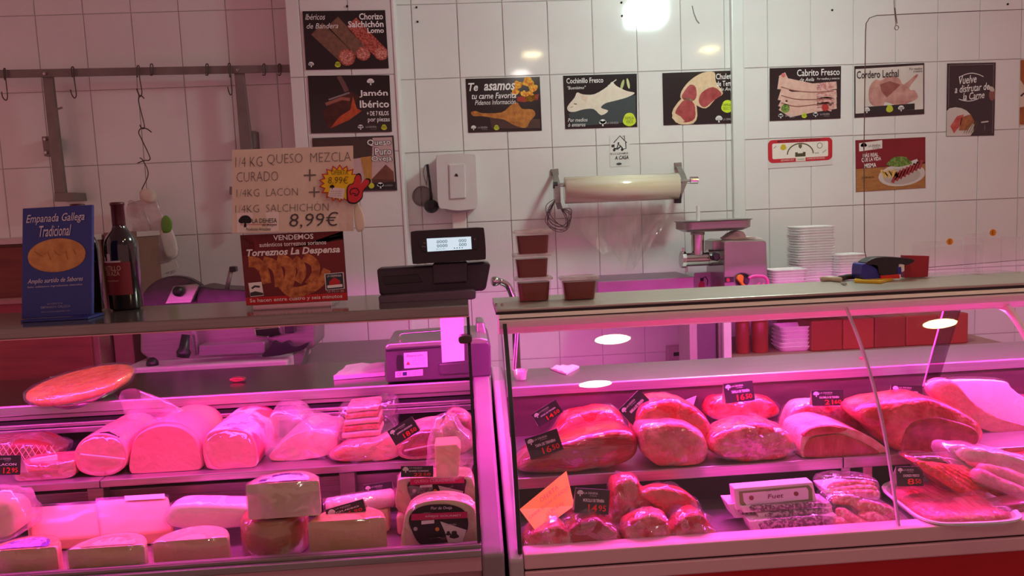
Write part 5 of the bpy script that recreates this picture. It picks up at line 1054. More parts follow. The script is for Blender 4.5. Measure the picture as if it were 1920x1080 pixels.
# price tags: black card tents with printed prices
def price_tag(cx, cy, Y, label, price, title, w=.076, h=.049, roll=0., yaw=0., lean=-.18, back=False, dec=None):
    c = at(cx, cy, Y); t = thing('price_tag', label, 'price tag', c, 'black price tags')
    Rm = Matrix.Rotation(yaw, 3, 'Z') @ Matrix.Rotation(lean, 3, 'X') @ Matrix.Rotation(roll, 3, 'Y')
    def L(x, y, z): return c+Rm @ Vector((x, y, z))
    TL, TR, BR, BL = L(-w/2, 0, h/2), L(w/2, 0, h/2), L(w/2, 0, -h/2), L(-w/2, 0, -h/2); nv = Rm @ Vector((0, -1, 0))
    sheet(t, TL, TR, BR, BL, nv, .0012, mat('black_card', '2a2028', '322830', rough=.4, scale=30), name='front_card')
    G().add([L(-w/2, .001, h/2), L(w/2, .001, h/2), L(w/2, .030, -h/2), L(-w/2, .030, -h/2), L(-w/2, .0018, h/2), L(w/2, .0018, h/2), L(w/2, .031, -h/2), L(-w/2, .031, -h/2)], [(0, 1, 2, 3), (4, 7, 6, 5), (0, 3, 7, 4), (1, 5, 6, 2), (3, 2, 6, 7), (0, 4, 5, 1)]).build('back_card', mat('white_card_back', 'e8d0dc', rough=.5), t)
    p = Print(TL, TR, BR, BL, nv, .0003); p.tree('f0e8ee', .05, .06, .19, 1); p.text('e0d8de', 'LA DEHESA', .26, .13, .40, .09, l=1); p.text('c8c0c8', 'de Burgos', .42, .25, .22, .06, .3, l=1)
    p.text('f0e8ee', title, .24, .40, .62, .13, 0, .02, l=1); i, d = price.split('.'); p.text('f02828', i, .40, .62, .26, .30, 0, .01, l=1); p.text('f02828', d, .70, .64, .22, .24, 0, .01, l=1); p.done(t); return t
# ---------------------------------------------------------------- left case, upper shelf
Z = ZS_L; YF = -1.865
t = good('netted_ham', 'dark cured piece in white netting at the far left', 'cured meat', [(-60, 840), (0, 830), (25, 828), (60, 830), (85, 840), (100, 852), (90, 868), (60, 876), (30, 884), (-40, 888)], Z, .12, mat('smoked_skin', '6a2c24', '86402e', rough=.5, scale=16, bump=.3), film=FILM, seed=2, ymin=-1.86)
Yn = t['_Y']-.012
for k in range(9):
    G().tube(pxs([(-10+13*k, 832+.5*k), (12+13*k, 868)], Yn), .0008, 4).build('net_thread', solid('e8b8a0'), t); G().tube(pxs([(12+11*k, 832+.4*k), (-16+12*k, 866)], Yn), .0008, 4).build('net_thread', solid('e8b8a0'), t)
t = good('pate_pack', 'long vacuum-packed block with white strip on top, second from left', 'packaged meat', [(30, 872), (70, 869), (108, 867), (138, 866), (140, 890), (108, 899), (34, 903)], Z, .09, MEATP, film=FILM, seed=4, amp=.002, ymin=YF, prof=FLATP)
slab('meat_band', [(38, 876), (107, 869), (107, 881), (38, 886)], t['_Y']-.003, .004, mat('red_band', 'c84a3c', 'd8685a', rough=.4, scale=30, bump=.2), t, bev=.001)
slab('white_strip', [(56, 861), (106, 853), (107, 863), (57, 871)], t['_Y']+.012, .004, PAPER, t, bev=.001)
def ham(name, label, pts, thick, film=None, m=HAM, skin=HAMS, seed=1, Zb=Z, Y=None, amp=.0015, cat='ham'):
    return good(name, label, cat, pts, Zb, thick, skin, film=film, seed=seed, amp=amp, mface=m, cut=2, prof=FLATP, ymin=YF, Y=Y, grow=.025, famp=.004)
t = ham('mortadella', 'round cut pink mortadella in film with small black label', [(138, 852), (150, 828), (172, 816), (202, 814), (226, 826), (239, 850), (232, 876), (206, 892), (170, 892), (146, 880)], .20, FILMT, seed=5)
Ym = t['_Y']
slab('black_label', [(186, 812), (202, 810), (222, 820), (229, 829), (224, 833), (208, 821), (190, 817)], Ym+.004, .006, BLACKP, t, bev=0); slab('label_mark', [(212, 820), (222, 826), (219, 829), (211, 824)], Ym+.002, .003, solid('f04a2a'), t, bev=0)
slab('film_fold', [(150, 851), (200, 856), (234, 860), (234, 862), (200, 859), (150, 853)], Ym-.004, .002, PAPER, t, bev=0)
t = ham('cooked_ham', 'big arch-shaped cut cooked ham in a tall peaked bag', [(246, 889), (245, 845), (256, 817), (285, 801), (315, 797), (345, 804), (367, 823), (374, 850), (374, 882), (310, 887)], .21, None, seed=6)
Yh = t['_Y']
g = G(); ring0 = pxs(smpx([(242, 890), (240, 842), (252, 813), (284, 795), (316, 791), (349, 799), (373, 820), (380, 850), (380, 886), (310, 892)], 4), Yh+.008)
def ring(s, px, py, Y, sx=1., seed=0):
    c_ = at(px, py, Y); out_ = []; m_ = sum(ring0, Vector())/len(ring0)
    for q in ring0: d_ = q-m_; v = Vector((c_.x+d_.x*s*sx, Y+d_.z*s*.25, c_.z+d_.z*s)); v += d_*(.25*s*fbm(v+Vector((seed, 0, 0)), 22)); out_.append(v)
    return out_
g.loft([ring0, ring(1.02, 310, 838, Yh+.06), ring(.86, 312, 825, Yh+.12), ring(.66, 318, 806, Yh+.13, 1.15), ring(.5, 312, 786, Yh+.12, 1.5, 1), ring(.36, 284, 764, Yh+.11, 1.7, 2), ring(.2, 246, 738, Yh+.10, 1.4, 3)], 0, caps=False); g.build('plastic_bag', BAG, t, smooth=True)
t = ham('printed_ham', 'cut cooked ham with printed white skin right of the big arch ham', [(383, 868), (380, 832), (392, 811), (430, 804), (466, 812), (481, 836), (482, 866), (468, 879), (398, 881)], .24, FILMT, skin=mat('printed_skin', 'f2e4e6', 'd8606e', rough=.35, scale=9, thr=(.52, .58)), seed=7)
Y7 = t['_Y']; zt7 = at(440, 806, Y7).z
p = Print(at(405, 806, Y7)+Vector((.02, .03, .006)), at(460, 802, Y7)+Vector((.02, .03, .006)), at(452, 805, Y7)+Vector((0, .004, .004)), at(398, 810, Y7)+Vector((0, .004, .004)), (0, -.4, 1)); p.text('3a1a3a', 'ExtraTierno', .1, .1, .8, .5, .2, .01); p.done(t)
t = ham('turkey_breast', 'pale cut turkey breast in a loose bag, centre of upper shelf', [(503, 858), (512, 846), (545, 818), (580, 807), (606, 812), (626, 814), (633, 836), (620, 851), (580, 861), (520, 865)], .16, None, m=TURKEY, skin=TURKEY, seed=8, cat='turkey')
Y8 = t['_Y']; loaf('plastic_bag', [(498, 864), (500, 820), (505, 778), (530, 770), (560, 778), (590, 800), (630, 805), (640, 840), (620, 858), (560, 868)], Y8-.004, .15, BAG, t, seed=31, amp=.012, freq=26, bulge=.5)
t = thing('bacon_slices', 'stacked packs of sliced bacon on the upper left shelf', 'bacon', at(678, 820, -1.80))
Yb = -1.82
for k in range(5):
    y = 818-12*k; o = slab('bacon_slab', [(640+2*k, y-4), (690, y-9), (712-k, y-10), (713-k, y-1), (690, y), (641+2*k, y+5)], Yb+.006*k, .09, MEATF if k % 2 else mat('pale_bacon', 'eeb0a4', 'd87a70', rough=.4, scale=20, thr=(.5, .7)), t, bev=.003, seg=2)
loaf('plastic_wrap', [(628, 826), (632, 790), (640, 765), (690, 758), (735, 752), (742, 775), (745, 810), (720, 822), (670, 830)], Yb-.008, .12, FILM, t, seed=9, amp=.010, freq=30)
good('ham_slices_pack', 'crinkled clear pack of reddish ham slices in front of the bacon', 'sliced ham', [(615, 858), (632, 842), (655, 832), (700, 828), (735, 815), (752, 830), (752, 855), (720, 864), (660, 867)], Z, .07, mat('ham_slices', 'd8685e', 'eea498', rough=.35, scale=12, thr=(.35, .6), bump=.3), film=FILM, seed=10, amp=.006, famp=.010, ymin=YF, freq=28)
t = good('cured_ham_cut', 'cut cured ham with dark red face and fat rim behind its price tag', 'cured ham', [(746, 850), (750, 828), (768, 814), (800, 804), (826, 806), (832, 830), (824, 855), (790, 862), (758, 860)], Z, .12, FAT, film=FILMT, seed=11, mface=FAT, prof=FLATP, amp=.002, ymin=YF)
loaf('cut_face', [(754, 848), (758, 830), (775, 817), (802, 810), (820, 814), (822, 836), (812, 850), (786, 856), (764, 855)], t['_Y']-.003, .006, MEATD, t, seed=4, amp=.0005, bulge=.1, free=True)
slab('film_fold', [(758, 844), (830, 830), (830, 832), (758, 847)], t['_Y']-.006, .002, PAPER, t, bev=0)
good('dry_cured_piece', 'dark wrapped dry-cured piece at the right end of upper shelf', 'cured meat', [(828, 800), (845, 775), (870, 778), (887, 800), (886, 838), (860, 852), (836, 850), (826, 828)], Z, .10, mat('cured_marbled', '8a2c2a', 'e0a898', rough=.4, scale=26, thr=(.45, .6), bump=.4), film=FILM, seed=12, ymin=-1.84)
# ---------------------------------------------------------------- left case, cheeses on the deck
Z = ZD_L
def half_wheel(label, x0, x1, yt, yb, film=FILMT, paste=CHEESE, rind=RINDY, Zb=None, Y=None, depth=1., skew=0., disc=None, name='half_cheese'):
    Zb = Z if Zb is None else Zb; xc = (x0+x1)/2; Y = atz(xc, yb, Zb).y if Y is None else Y
    a, b = at(x0, yb, Y), at(x1, yb, Y); W = b.x-a.x; H = at(xc, yt, Y).z-Zb; t = thing(name, label, 'cheese', ((a.x+b.x)/2, Y+W*.2, Zb), 'cut cheeses')
    cx = (a.x+b.x)/2; R = W/2; n = 18
    out = [Vector((cx+R*math.cos(math.pi*k/n), Y+R*depth*math.sin(math.pi*k/n), 0)) for k in range(n+1)]
    g = G(); rings = []
    for s_, z in ((.97, 0), (1., .06*H), (1., .9*H), (.975, .98*H), (.94, H)):
        rings.append([Vector((cx+(q.x-cx)*s_, Y+(q.y-Y)*s_, Zb+.0004+z)) for q in out])
    g.loft(rings, 1); m_ = len(out)
    for i, f in enumerate(g.f):
        if len(f) == 4 and any(v % m_ == 0 for v in f) and any(v % m_ == m_-1 for v in f): g.m[i] = 0
    g.build('cheese', [paste, rind], t)
    if film:
        g = G(); rr = [[Vector((cx+(q.x-cx)*s_*1.012, Y-.002+(q.y-Y)*s_*1.012, Zb+.0004+z))+Vector((0, -.0015+.003*fbm(q*1.+Vector((x0, 0, z*20)), 40), .002*fbm(q+Vector((0, x0, 0)), 50))) for q in out] for s_, z in ((.98, .002), (1.01, .3*H), (1.01, .7*H), (1., H*1.01), (.8, H*1.02), (.4, H*1.02))]
        g.loft(rr, 0, caps=False); g.build('plastic_wrap', film, t, smooth=True)
    if disc:
        g = G(); k2 = [Vector((cx+R*.72*math.cos(math.pi*k/n), Y+.004+R*depth*.72*math.sin(math.pi*k/n), Zb+H+.0016)) for k in range(n+1)]; g.add(k2, [list(range(n+1))]); lab = g.build('printed_label', mat('label_'+disc[0], disc[0], disc[1], rough=.4, scale=46, thr=(.48, .52)), t)
        k3 = [Vector((cx+R*.5*math.cos(math.pi*k/n), Y+.006+R*depth*.5*math.sin(math.pi*k/n), Zb+H+.002)) for k in range(n+1)]; G().add(k3, [list(range(n+1))]).build('label_centre', mat('label_centre_'+disc[0], disc[2], rough=.4), lab)
        vs, fs = text_geo('QUESO DE OVEJA', 0, .01)
        G().add([Vector((cx-(R*.62)*math.cos(math.pi*(.1+.8*u)), Y+.004+R*depth*(.55+.1*v)*math.sin(math.pi*(.1+.8*u)), Zb+H+.0022)) for u, v in vs], fs).build('lettering', solid(disc[3]), lab)
    return t
half_wheel('half cheese with violet patterned label at the bottom left corner', -25, 113, 1030, 1092, disc=('7a4ac0', 'c8a0e8', 'b898d8', 'e8d8f0'))
half_wheel('half cheese with round embossed rind, second in the front row', 132, 276, 1026, 1086, rind=CHEESEW, disc=('ecd0b0', 'e0c09a', 'ead0b0', 'd0a880'))
half_wheel('plain half cheese in shiny film, third in the front row', 290, 432, 1012, 1066, rind=CHEESEW)
ch = half_wheel('half cheese in crumpled film between the round cheese and the labelled ones', 582, 727, 975, 1046, rind=RINDY)
# whole round brown cheese and the half wheel on top of it
xc = 517; Yr = atz(xc, 1052, Z).y+.058; a, b = at(456, 1010, Yr), at(580, 1010, Yr); R = (b.x-a.x)/2; H = .078; c0 = Vector(((a.x+b.x)/2, Yr, Z))
t = thing('round_cheese', 'whole round brown cheese under the half cheese with circular label', 'cheese', c0, 'cut cheeses')
G().lathe([(.001, .0005), (R*.94, .0005), (R, .01), (R*1.01, H*.5), (R, H*.85), (R*.93, H*.97), (R*.86, H), (R*.84, H*.985), (.001, H*.99)], c0, 40).build('rind', RINDB, t, smooth=True)
G().lathe([(.001, H*.992), (R*.62, H*.992), (R*.62, H*1.0), (.001, H*1.0)], c0, 28).build('paper_label', mat('pale_round_label', 'f0dce8', 'e4c8dc', rough=.5, scale=30), t)
G().lathe([(R*1.02, .004), (R*1.03, H*.5), (R*1.02, H*.9), (R*.9, H*1.03), (R*.5, H*1.06)], c0, 40).build('plastic_wrap', FILMT, t, smooth=True)
z2 = Z+H*1.075
half_wheel('half cheese with circular printed label stacked on the round brown cheese', 466, 602, 905, 962, Zb=z2, Y=Yr-.055, disc=('f0e0ee', '5a3a80', 'f0e4f0', '3a2048'), film=BAG, paste=CHEESEW)
# back row wedges, tilted so that their cut faces look up
def tilted(label, px, th, Zb, paste, label_strip=None, film=clear('smooth_film', ior=1.4, fmin=.02, fmax=.2, rough=.2, bump=.25, bscale=12, hz=.03, haze='ffe8f0'), tip=.05):
    A, B, C_, D = [atz(x, y, Zb) for x, y in px]; up = [.006, .006, tip, tip]; t = thing('cheese_wedge', label, 'cheese', (A+B+C_+D)/4, 'cut cheeses')
    top = [q+Vector((0, 0, th*.45+u_)) for q, u_ in zip((A, B, C_, D), up)]; bot = [q+Vector((0, 0, .0005)) for q in (A, B, C_, D)]
    G().add(bot+top, [(0, 3, 2, 1), (4, 5, 6, 7), (0, 1, 5, 4), (1, 2, 6, 5), (2, 3, 7, 6), (3, 0, 4, 7)]).build('cheese', paste, t, bev=.006, seg=3)
    m_ = sum(top, Vector())/4
    g = G(); nx = 10; rows = []
    for j in range(nx+1):
        rows.append([top[0].lerp(top[1], i/nx).lerp(top[3].lerp(top[2], i/nx), j/nx)+Vector((0, 0, .002+.003*abs(fbm(Vector((i*.3, j*.3, A.x*9)), 2.)))) for i in range(nx+1)])
    rows = [[q+Vector((0, -.004, -th*.4)) for q in rows[0]]]+rows
    g.loft(rows, 0, open_v=True); g.build('plastic_wrap', film, t, smooth=True)
    if label_strip:
        P_ = lambda u, v: top[0].lerp(top[1], u).lerp(top[3].lerp(top[2], u), v)+Vector((0, -.001, .004))
        u0, u1, v0, v1 = label_strip; G().add([P_(u0, v0), P_(u1, v0), P_(u1, v1), P_(u0, v1)], [(0, 1, 2, 3)]).build('paper_label', PAPER, t)
    return t
PEACH = mat('peach_cheese', 'f0b488', 'f4be96', rough=.5, scale=8, bump=.1)
tilted('bright tilted cheese wedge at the back left of the deck', ((62, 1036), (196, 1026), (192, 1004), (54, 1012)), .04, Z, PEACH, tip=.056)
tilted('tilted cheese wedge with pale label strip along its top edge', ((190, 1030), (330, 1018), (322, 996), (186, 1004)), .045, Z, PEACH, (.4, .95, .86, 1.0), tip=.060)
t = good('soft_cheese_roll', 'soft white wrapped cheese log at the back of the deck', 'cheese', [(312, 985), (318, 952), (350, 945), (420, 946), (468, 950), (474, 972), (466, 985), (400, 992)], Z, .08, mat('white_cheese', 'f4dcd8', 'f8e6e2', rough=.45, scale=8), film=FILMT, seed=14, amp=.002, Y=-1.97, body='cheese')
t = good('bagged_cheese', 'cheese piece in crumpled bag at the far left of the deck', 'cheese', [(-50, 990), (-45, 942), (0, 940), (22, 948), (30, 975), (28, 998), (0, 1005)], Z, .08, CHEESEW, film=None, seed=15, amp=.003, Y=-2.0, body='cheese')
loaf('plastic_bag', [(-40, 1005), (-40, 935), (0, 928), (22, 930), (40, 955), (48, 985), (40, 1004), (10, 1010)], -2.01, .09, BAG, t, seed=33, amp=.014, freq=30, z0=Z)
ra, rb = at(612, 958, -1.985), at(738, 926, -1.95); r_ = .019
t = thing('cheese_log', 'pale wrapped cheese log lying aslant behind the front cheeses', 'cheese', ((ra+rb)/2+Vector((0, 0, -.02))))
ra.z = rb.z = at(675, 943, -1.97).z; G().tube([ra, ra.lerp(rb, .03), ra.lerp(rb, .5), ra.lerp(rb, .97), rb], [r_*.8, r_, r_, r_, r_*.8], 24).build('cheese', mat('white_cheese'), t, smooth=True)
wbox('support_cheese', ra.x+.01, rb.x-.01, -1.975, -1.935, Z+.0005, ra.z-r_+.002, CHEESEW, t, bev=.006)
G().tube([ra-Vector((.006, 0, 0)), ra.lerp(rb, .5)+Vector((0, 0, .002)), rb+Vector((.006, 0, 0))], [r_*1.02, r_*1.12, r_*1.02], 24).build('plastic_wrap', FILM, t, smooth=True)
# labelled cheeses at the right end
def labelled(label, pts, Y, Zb, th, band, lines, lab_pts, seed):
    t = good('labelled_cheese', label, 'cheese', pts, Zb, th, CHEESEW, film=FILM, seed=seed, amp=.001, prof=FLATP, Y=Y, body='cheese', group='cut cheeses', grow=.02, famp=.003)
    lb = slab('label', smpx(lab_pts, 4), Y-.0055, .002, mat('black_label', '1c1216', '241a20', rough=.3), t, bev=0)
    xs = [p[0] for p in lab_pts]; ys = [p[1] for p in lab_pts]; x0, x1, y0, y1 = min(xs), max(xs), min(ys), max(ys)
    p = Print(at(x0, y0, Y-.006), at(x1, y0-3, Y-.006), at(x1, y1-3, Y-.006), at(x0, y1, Y-.006), (0, -1, 0), .0004)
    b0_, b1_ = band; p.poly('c81860', [(.03, b0_), (.985, b0_-.02), (.985, b1_-.02), (.03, b1_)], 1)
    for s_, x, y, w, h, c_ in lines: p.text(c_, s_, x, y, w, h, .15 if s_[0] == 'F' else 0, .005, l=2)
    p.begin('cow_picture'); p.poly('d8ccc8', [(.52, b1_+.04), (.97, b1_+.26), (.9, .9), (.66, .94), (.6, .66)], 1); p.ell('2a2024', .76, .74, .07, l=2, wob=.2); p.ell('2a2024', .66, .70, .04, l=2, wob=.2); p.begin('round_seal'); p.ell('d8902c', .47, b1_+.22, .035, l=2); p.begin('round_seal'); p.ell('b8a8b0', .1, b1_+.2, .035, l=2); p.begin('white_slip'); p.poly('e8dce0', [(.2, b1_+.02), (.42, b1_+.0), (.42, b1_+.08), (.2, b1_+.1)], 2)
    p.done(lb); return t
YL = atz(828, 1033, Z).y
l2 = labelled('cheese wedge with oval black label in the front right corner', [(758, 1030), (756, 985), (768, 955), (800, 940), (850, 938), (885, 950), (894, 975), (894, 1022), (830, 1032)], YL, Z, .06, (.22, .37), (('Flor de Oveja', .36, .06, .36, .09, 'e8d8f0'), ('AÑEJO GOURMET', .26, .25, .62, .07, 'f0c8dc'), ('curado', .6, .46, .2, .05, 'b0a8b0')), [(770, 990), (768, 968), (785, 952), (815, 946), (850, 948), (872, 960), (878, 985), (868, 1005), (830, 1026), (790, 1022)], 41)
YL1 = YL+.085; zl1 = Z
b1 = wbox('cheese_block', at(742, 960, YL1).x, at(888, 960, YL1).x, YL1, YL1+.09, Z+.0005, at(815, 962, YL1).z, CHEESEW, None, bev=.006); tag_(b1, 'plain cheese block hidden under the magenta-banded label pack', 'cheese', 'cut cheeses')
zl1 = at(815, 962, YL1).z+.001
l1 = labelled('magenta-banded labelled cheese behind the oval-labelled wedge', [(748, 958), (744, 912), (752, 898), (800, 895), (870, 893), (888, 905), (888, 952), (820, 961)], YL1, zl1, .07, (.02, .22), (('QUESO CURADO DE', .1, .05, .72, .11, 'f0b8d0'), ('calidad', .16, .42, .3, .09, 'b0a8b0')), [(768, 930), (766, 905), (800, 899), (868, 897), (872, 915), (864, 940), (830, 953), (785, 950)], 42)
YV = YL1+.02; zv = at(840, 893, YV).z
t = thing('cheese_piece', 'upright pale cheese wedge in an open bag on the labelled cheeses', 'cheese', at(840, 898, YV), 'cut cheeses')
slab('cheese', [(814, 836), (856, 833), (864, 842), (860, 893), (818, 899)], YV-.02, .06, mat('yellow_cheese', 'ecc88c', 'f0d09a', rough=.5, scale=8, bump=.1), t, bev=.003)
loaf('plastic_bag', [(802, 898), (806, 845), (812, 800), (828, 780), (850, 783), (866, 808), (884, 830), (888, 870), (868, 902), (830, 906)], YV-.03, .085, BAG, t, seed=35, amp=.010, freq=28, free=True)
# pie on the worktop
cpie = at(150, 745, -1.60); t = thing('baked_pie', 'round golden baked pie in film at the left worktop edge', 'pie', Vector((cpie.x, -1.60, ZW_L)))
cz = Vector((at(150, 740, -1.60).x, -1.585, ZW_L+.030)); Rp = .118; ax = Vector((-.10, -.12, 1)).normalized()
G().lathe([(.001, -.012), (Rp*.93, -.010), (Rp*1.02, .004), (Rp*1.0, .012), (Rp*.9, .014), (Rp*.86, .012), (.001, .018)], cz, 48, axis=ax).build('crust', CRUST, t, smooth=True)
G().lathe([(.001, -.016), (Rp*.97, -.014), (Rp*1.07, .004), (Rp*1.05, .016), (Rp*.8, .021), (.001, .023)], cz, 48, axis=ax).build('cling_film', FILM, t, smooth=True)
G().lathe([(Rp*.5, -.040), (Rp*.55, -.038), (Rp*.75, -.016), (Rp*.7, -.014)], cz, 32, axis=ax).build('foil_dish', CHROME, t, smooth=True)
# left case tags
price_tag(757, 808, -1.915, 'price tag leaning over the cut cured ham', '18.50', 'JAMON BODEGA', w=.060, h=.035, roll=-.5)
price_tag(782, 884, YL1-.03, 'price tag in front of the upright cheese wedge', '22.50', 'QUESO CURADO', w=.064, h=.022, roll=.05)
price_tag(12, 872, -1.91, 'price tag at the far left below the netted piece', '12.95', 'LACON', w=.056, h=.040, roll=.05)
price_tag(648, 957, -2.045, 'narrow price tag lying on the half cheese in crumpled film', '16.90', 'QUESO', w=.076, h=.024, roll=-.22)
price_tag(710, 922, -1.93, 'dark price tag standing behind the cheese log', '19.95', 'QUESO OVEJA', w=.060, h=.036, roll=-.08)
# ---------------------------------------------------------------- right case, upper shelf
Z = ZS_R; YF = -1.925
GR = 'beef cuts on the upper shelf'
good('beef_round', 'wrapped flat-topped beef piece at the back left of upper shelf', 'beef', [(1034, 838), (1040, 812), (1060, 786), (1095, 773), (1130, 769), (1160, 778), (1173, 802), (1172, 838)], Z, .10, mat('bright_beef', 'b42a28', 'd04c44', rough=.28, scale=34, thr=(.35, .8), bump=.5, bscale=100, coat=.5, vein=('eab0a6', 18, .8, 1.1)), GR, film=FILM, seed=50, ymin=-1.80)
t = good('beef_top_side', 'long dark red beef joint lying in front on the upper shelf', 'beef', [(972, 884), (982, 862), (1010, 846), (1060, 829), (1110, 815), (1160, 808), (1190, 815), (1198, 836), (1190, 858), (1150, 874), (1090, 884), (1020, 889)], Z, .13, MEATD, GR, film=FILMT, seed=51, ymin=YF, grow=.012, famp=.001)
t = good('beef_rump', 'pale pink rounded beef joint under the arched piece', 'beef', [(1200, 806), (1215, 796), (1260, 792), (1300, 803), (1325, 825), (1332, 850), (1318, 868), (1280, 876), (1235, 872), (1208, 850), (1198, 826)], Z, .15, MEATP, GR, film=FILMT, seed=52, ymin=YF, amp=.008, grow=.012, famp=.001)
good('beef_flank', 'arched red beef piece draped over the pale joint', 'beef', [(1195, 798), (1200, 771), (1225, 755), (1265, 749), (1300, 762), (1330, 790), (1343, 820), (1338, 843), (1320, 822), (1290, 803), (1245, 795), (1210, 803)], Z, .12, mat('bright_beef'), GR, film=FILMT, seed=53, Y=YF+.045, free=True, amp=.005, grow=.01, famp=.001)
good('wrapped_beef', 'small tightly wrapped beef pack at the back centre', 'beef', [(1328, 775), (1334, 752), (1360, 745), (1400, 744), (1440, 749), (1458, 760), (1463, 775), (1440, 786), (1390, 792), (1345, 788)], Z, .08, MEAT, GR, film=FILM, seed=54, Y=-1.68, famp=.006)
good('wrapped_beef', 'shiny vacuum-wrapped beef lump in the centre front', 'beef', [(1336, 842), (1345, 818), (1375, 803), (1420, 795), (1460, 802), (1487, 825), (1493, 845), (1470, 860), (1420, 868), (1370, 862), (1342, 852)], Z, .12, MEATF, GR, film=FILM, seed=55, ymin=YF, famp=.006)
good('beef_loin', 'wrapped marbled loin piece behind the cut loin', 'beef', [(1478, 800), (1490, 770), (1520, 757), (1570, 757), (1610, 765), (1640, 785), (1664, 812), (1660, 836), (1600, 838), (1520, 838), (1484, 828)], Z, .09, FAT, GR, film=FILM, seed=56, ymin=-1.79, mface=MEATF, cut=4)
t = good('cut_loin', 'beef loin with smooth cut face and white fat edge', 'beef', [(1502, 852), (1502, 820), (1515, 803), (1550, 796), (1590, 802), (1640, 825), (1668, 850), (1640, 857), (1570, 861), (1515, 862)], Z, .12, FAT, GR, seed=57, ymin=YF, mface=FAT, prof=FLATP, amp=.003)
loaf('cut_face', [(1510, 853), (1514, 832), (1530, 820), (1575, 815), (1612, 828), (1648, 849), (1620, 855), (1565, 858), (1520, 858)], t['_Y']-.004, .008, CUTM, t, seed=5, amp=.0008, bulge=.2, free=True)
loaf('fat_cap', [(1506, 818), (1520, 804), (1552, 798), (1590, 804), (1570, 812), (1530, 816)], t['_Y']-.002, .02, MEAT, t, seed=9, amp=.001, bulge=.4, free=True)
t = good('beef_shoulder', 'large cut beef shoulder with marbled face at the right', 'beef', [(1608, 778), (1640, 759), (1700, 751), (1740, 747), (1790, 764), (1830, 785), (1846, 806), (1842, 832), (1810, 848), (1760, 857), (1705, 860), (1680, 848), (1650, 815)], Z, .15, mat('fatty_beef', 'a82e2e', 'd87068', rough=.32, scale=24, thr=(.42, .7), bump=.7, bscale=70, coat=.4, vein=('f4d0c8', 9, .6, .95)), GR, seed=58, ymin=YF, amp=.006, bulge=.5)
loaf('cut_face', [(1694, 845), (1698, 812), (1715, 790), (1755, 782), (1808, 795), (1836, 812), (1832, 834), (1790, 849), (1745, 856), (1710, 856)], t['_Y']-.012, .03, mat('marbled_face', '7e1e20', 'a03a38', rough=.4, scale=40, thr=(.4, .7), bump=.3, bscale=140, coat=.4, vein=('e6aca2', 13, .8, 1.05)), t, seed=6, amp=.0015, bulge=.3, free=True)
t = good('poultry_tray', 'white foam tray with pale poultry fillets at the right edge', 'poultry', [(1760, 726), (1790, 715), (1880, 716), (1906, 736), (2010, 806), (2006, 826), (1850, 824), (1800, 790)], Z, .03, FOAM, None, Y=-1.80, seed=60, amp=.0, free=True, prof=FLATP, body='foam_tray')
loaf('fillet', [(1746, 738), (1756, 717), (1788, 715), (1812, 742), (1860, 778), (1930, 800), (1980, 818), (1900, 820), (1845, 806), (1788, 775)], -1.83, .05, mat('poultry', 'cc6e68', 'dc857c', rough=.35, scale=26, bump=.5, bscale=70, coat=.5), t, seed=61, amp=.004, free=True)
loaf('cling_film', [(1744, 740), (1760, 714), (1880, 713), (1910, 736), (2010, 806), (2006, 826), (1860, 826), (1800, 795)], -1.862, .05, FILMT, t, seed=62, amp=.001, free=True)
good('meat_chunk', 'dark meat chunk behind the poultry tray at the right edge', 'beef', [(1900, 770), (1905, 752), (1930, 745), (1990, 750), (1990, 790), (1930, 790)], Z, .06, MEATD, GR, seed=63, Y=-1.70, film=FILM)
# ---------------------------------------------------------------- right case, deck
Z = ZD_R; G2 = 'meat on the deck of the right case'
YD0 = -2.105
def deck(name, label, cat, pts, th, m, seed, film=FILM, **k): return good(name, label, cat, pts, Z, th, m, G2, film=film, seed=seed, ymin=YD0, **k)
deck('stewing_meat', 'pale bagged meat below the orange paper', 'meat', [(982, 1034), (990, 1005), (1015, 994), (1045, 985), (1066, 1000), (1076, 1030), (1030, 1036)], .08, MEATF, 70, famp=.010, freq=26)
deck('stewing_meat', 'reddish-brown bagged meat right of the orange paper', 'meat', [(1060, 1028), (1064, 995), (1090, 978), (1120, 975), (1150, 992), (1170, 1022), (1120, 1031)], .08, MEATD, 71, famp=.010, freq=22)
deck('stewing_meat', 'small meat lump behind the price tag of the shank', 'meat', [(1064, 980), (1070, 950), (1095, 944), (1118, 958), (1120, 980), (1090, 985)], .05, MEAT, 72)
deck('shank_bag', 'upright red shank in a gathered clear bag', 'meat', [(1140, 990), (1147, 955), (1150, 916), (1165, 902), (1195, 900), (1206, 922), (1222, 940), (1224, 966), (1200, 985), (1165, 995)], .07, MEAT, 73, famp=.010, freq=22)
deck('shank', 'pointed pink shank leaning over the bagged meat', 'meat', [(1206, 928), (1235, 916), (1275, 920), (1308, 940), (1311, 958), (1288, 974), (1262, 984), (1235, 962), (1215, 942)], .06, mat('bright_beef'), 74, film=FILMT, Y=-2.03, free=True)
deck('stewing_meat', 'bagged meat under the upright shank bag', 'meat', [(1170, 1018), (1178, 987), (1210, 968), (1245, 970), (1264, 1000), (1262, 1022), (1200, 1026)], .07, MEATF, 75, famp=.012, freq=26)
deck('stewing_meat', 'bagged meat under the pointed shank', 'meat', [(1255, 1018), (1264, 986), (1290, 966), (1315, 965), (1336, 990), (1344, 1010), (1300, 1021)], .07, MEAT, 76, famp=.012, freq=26)
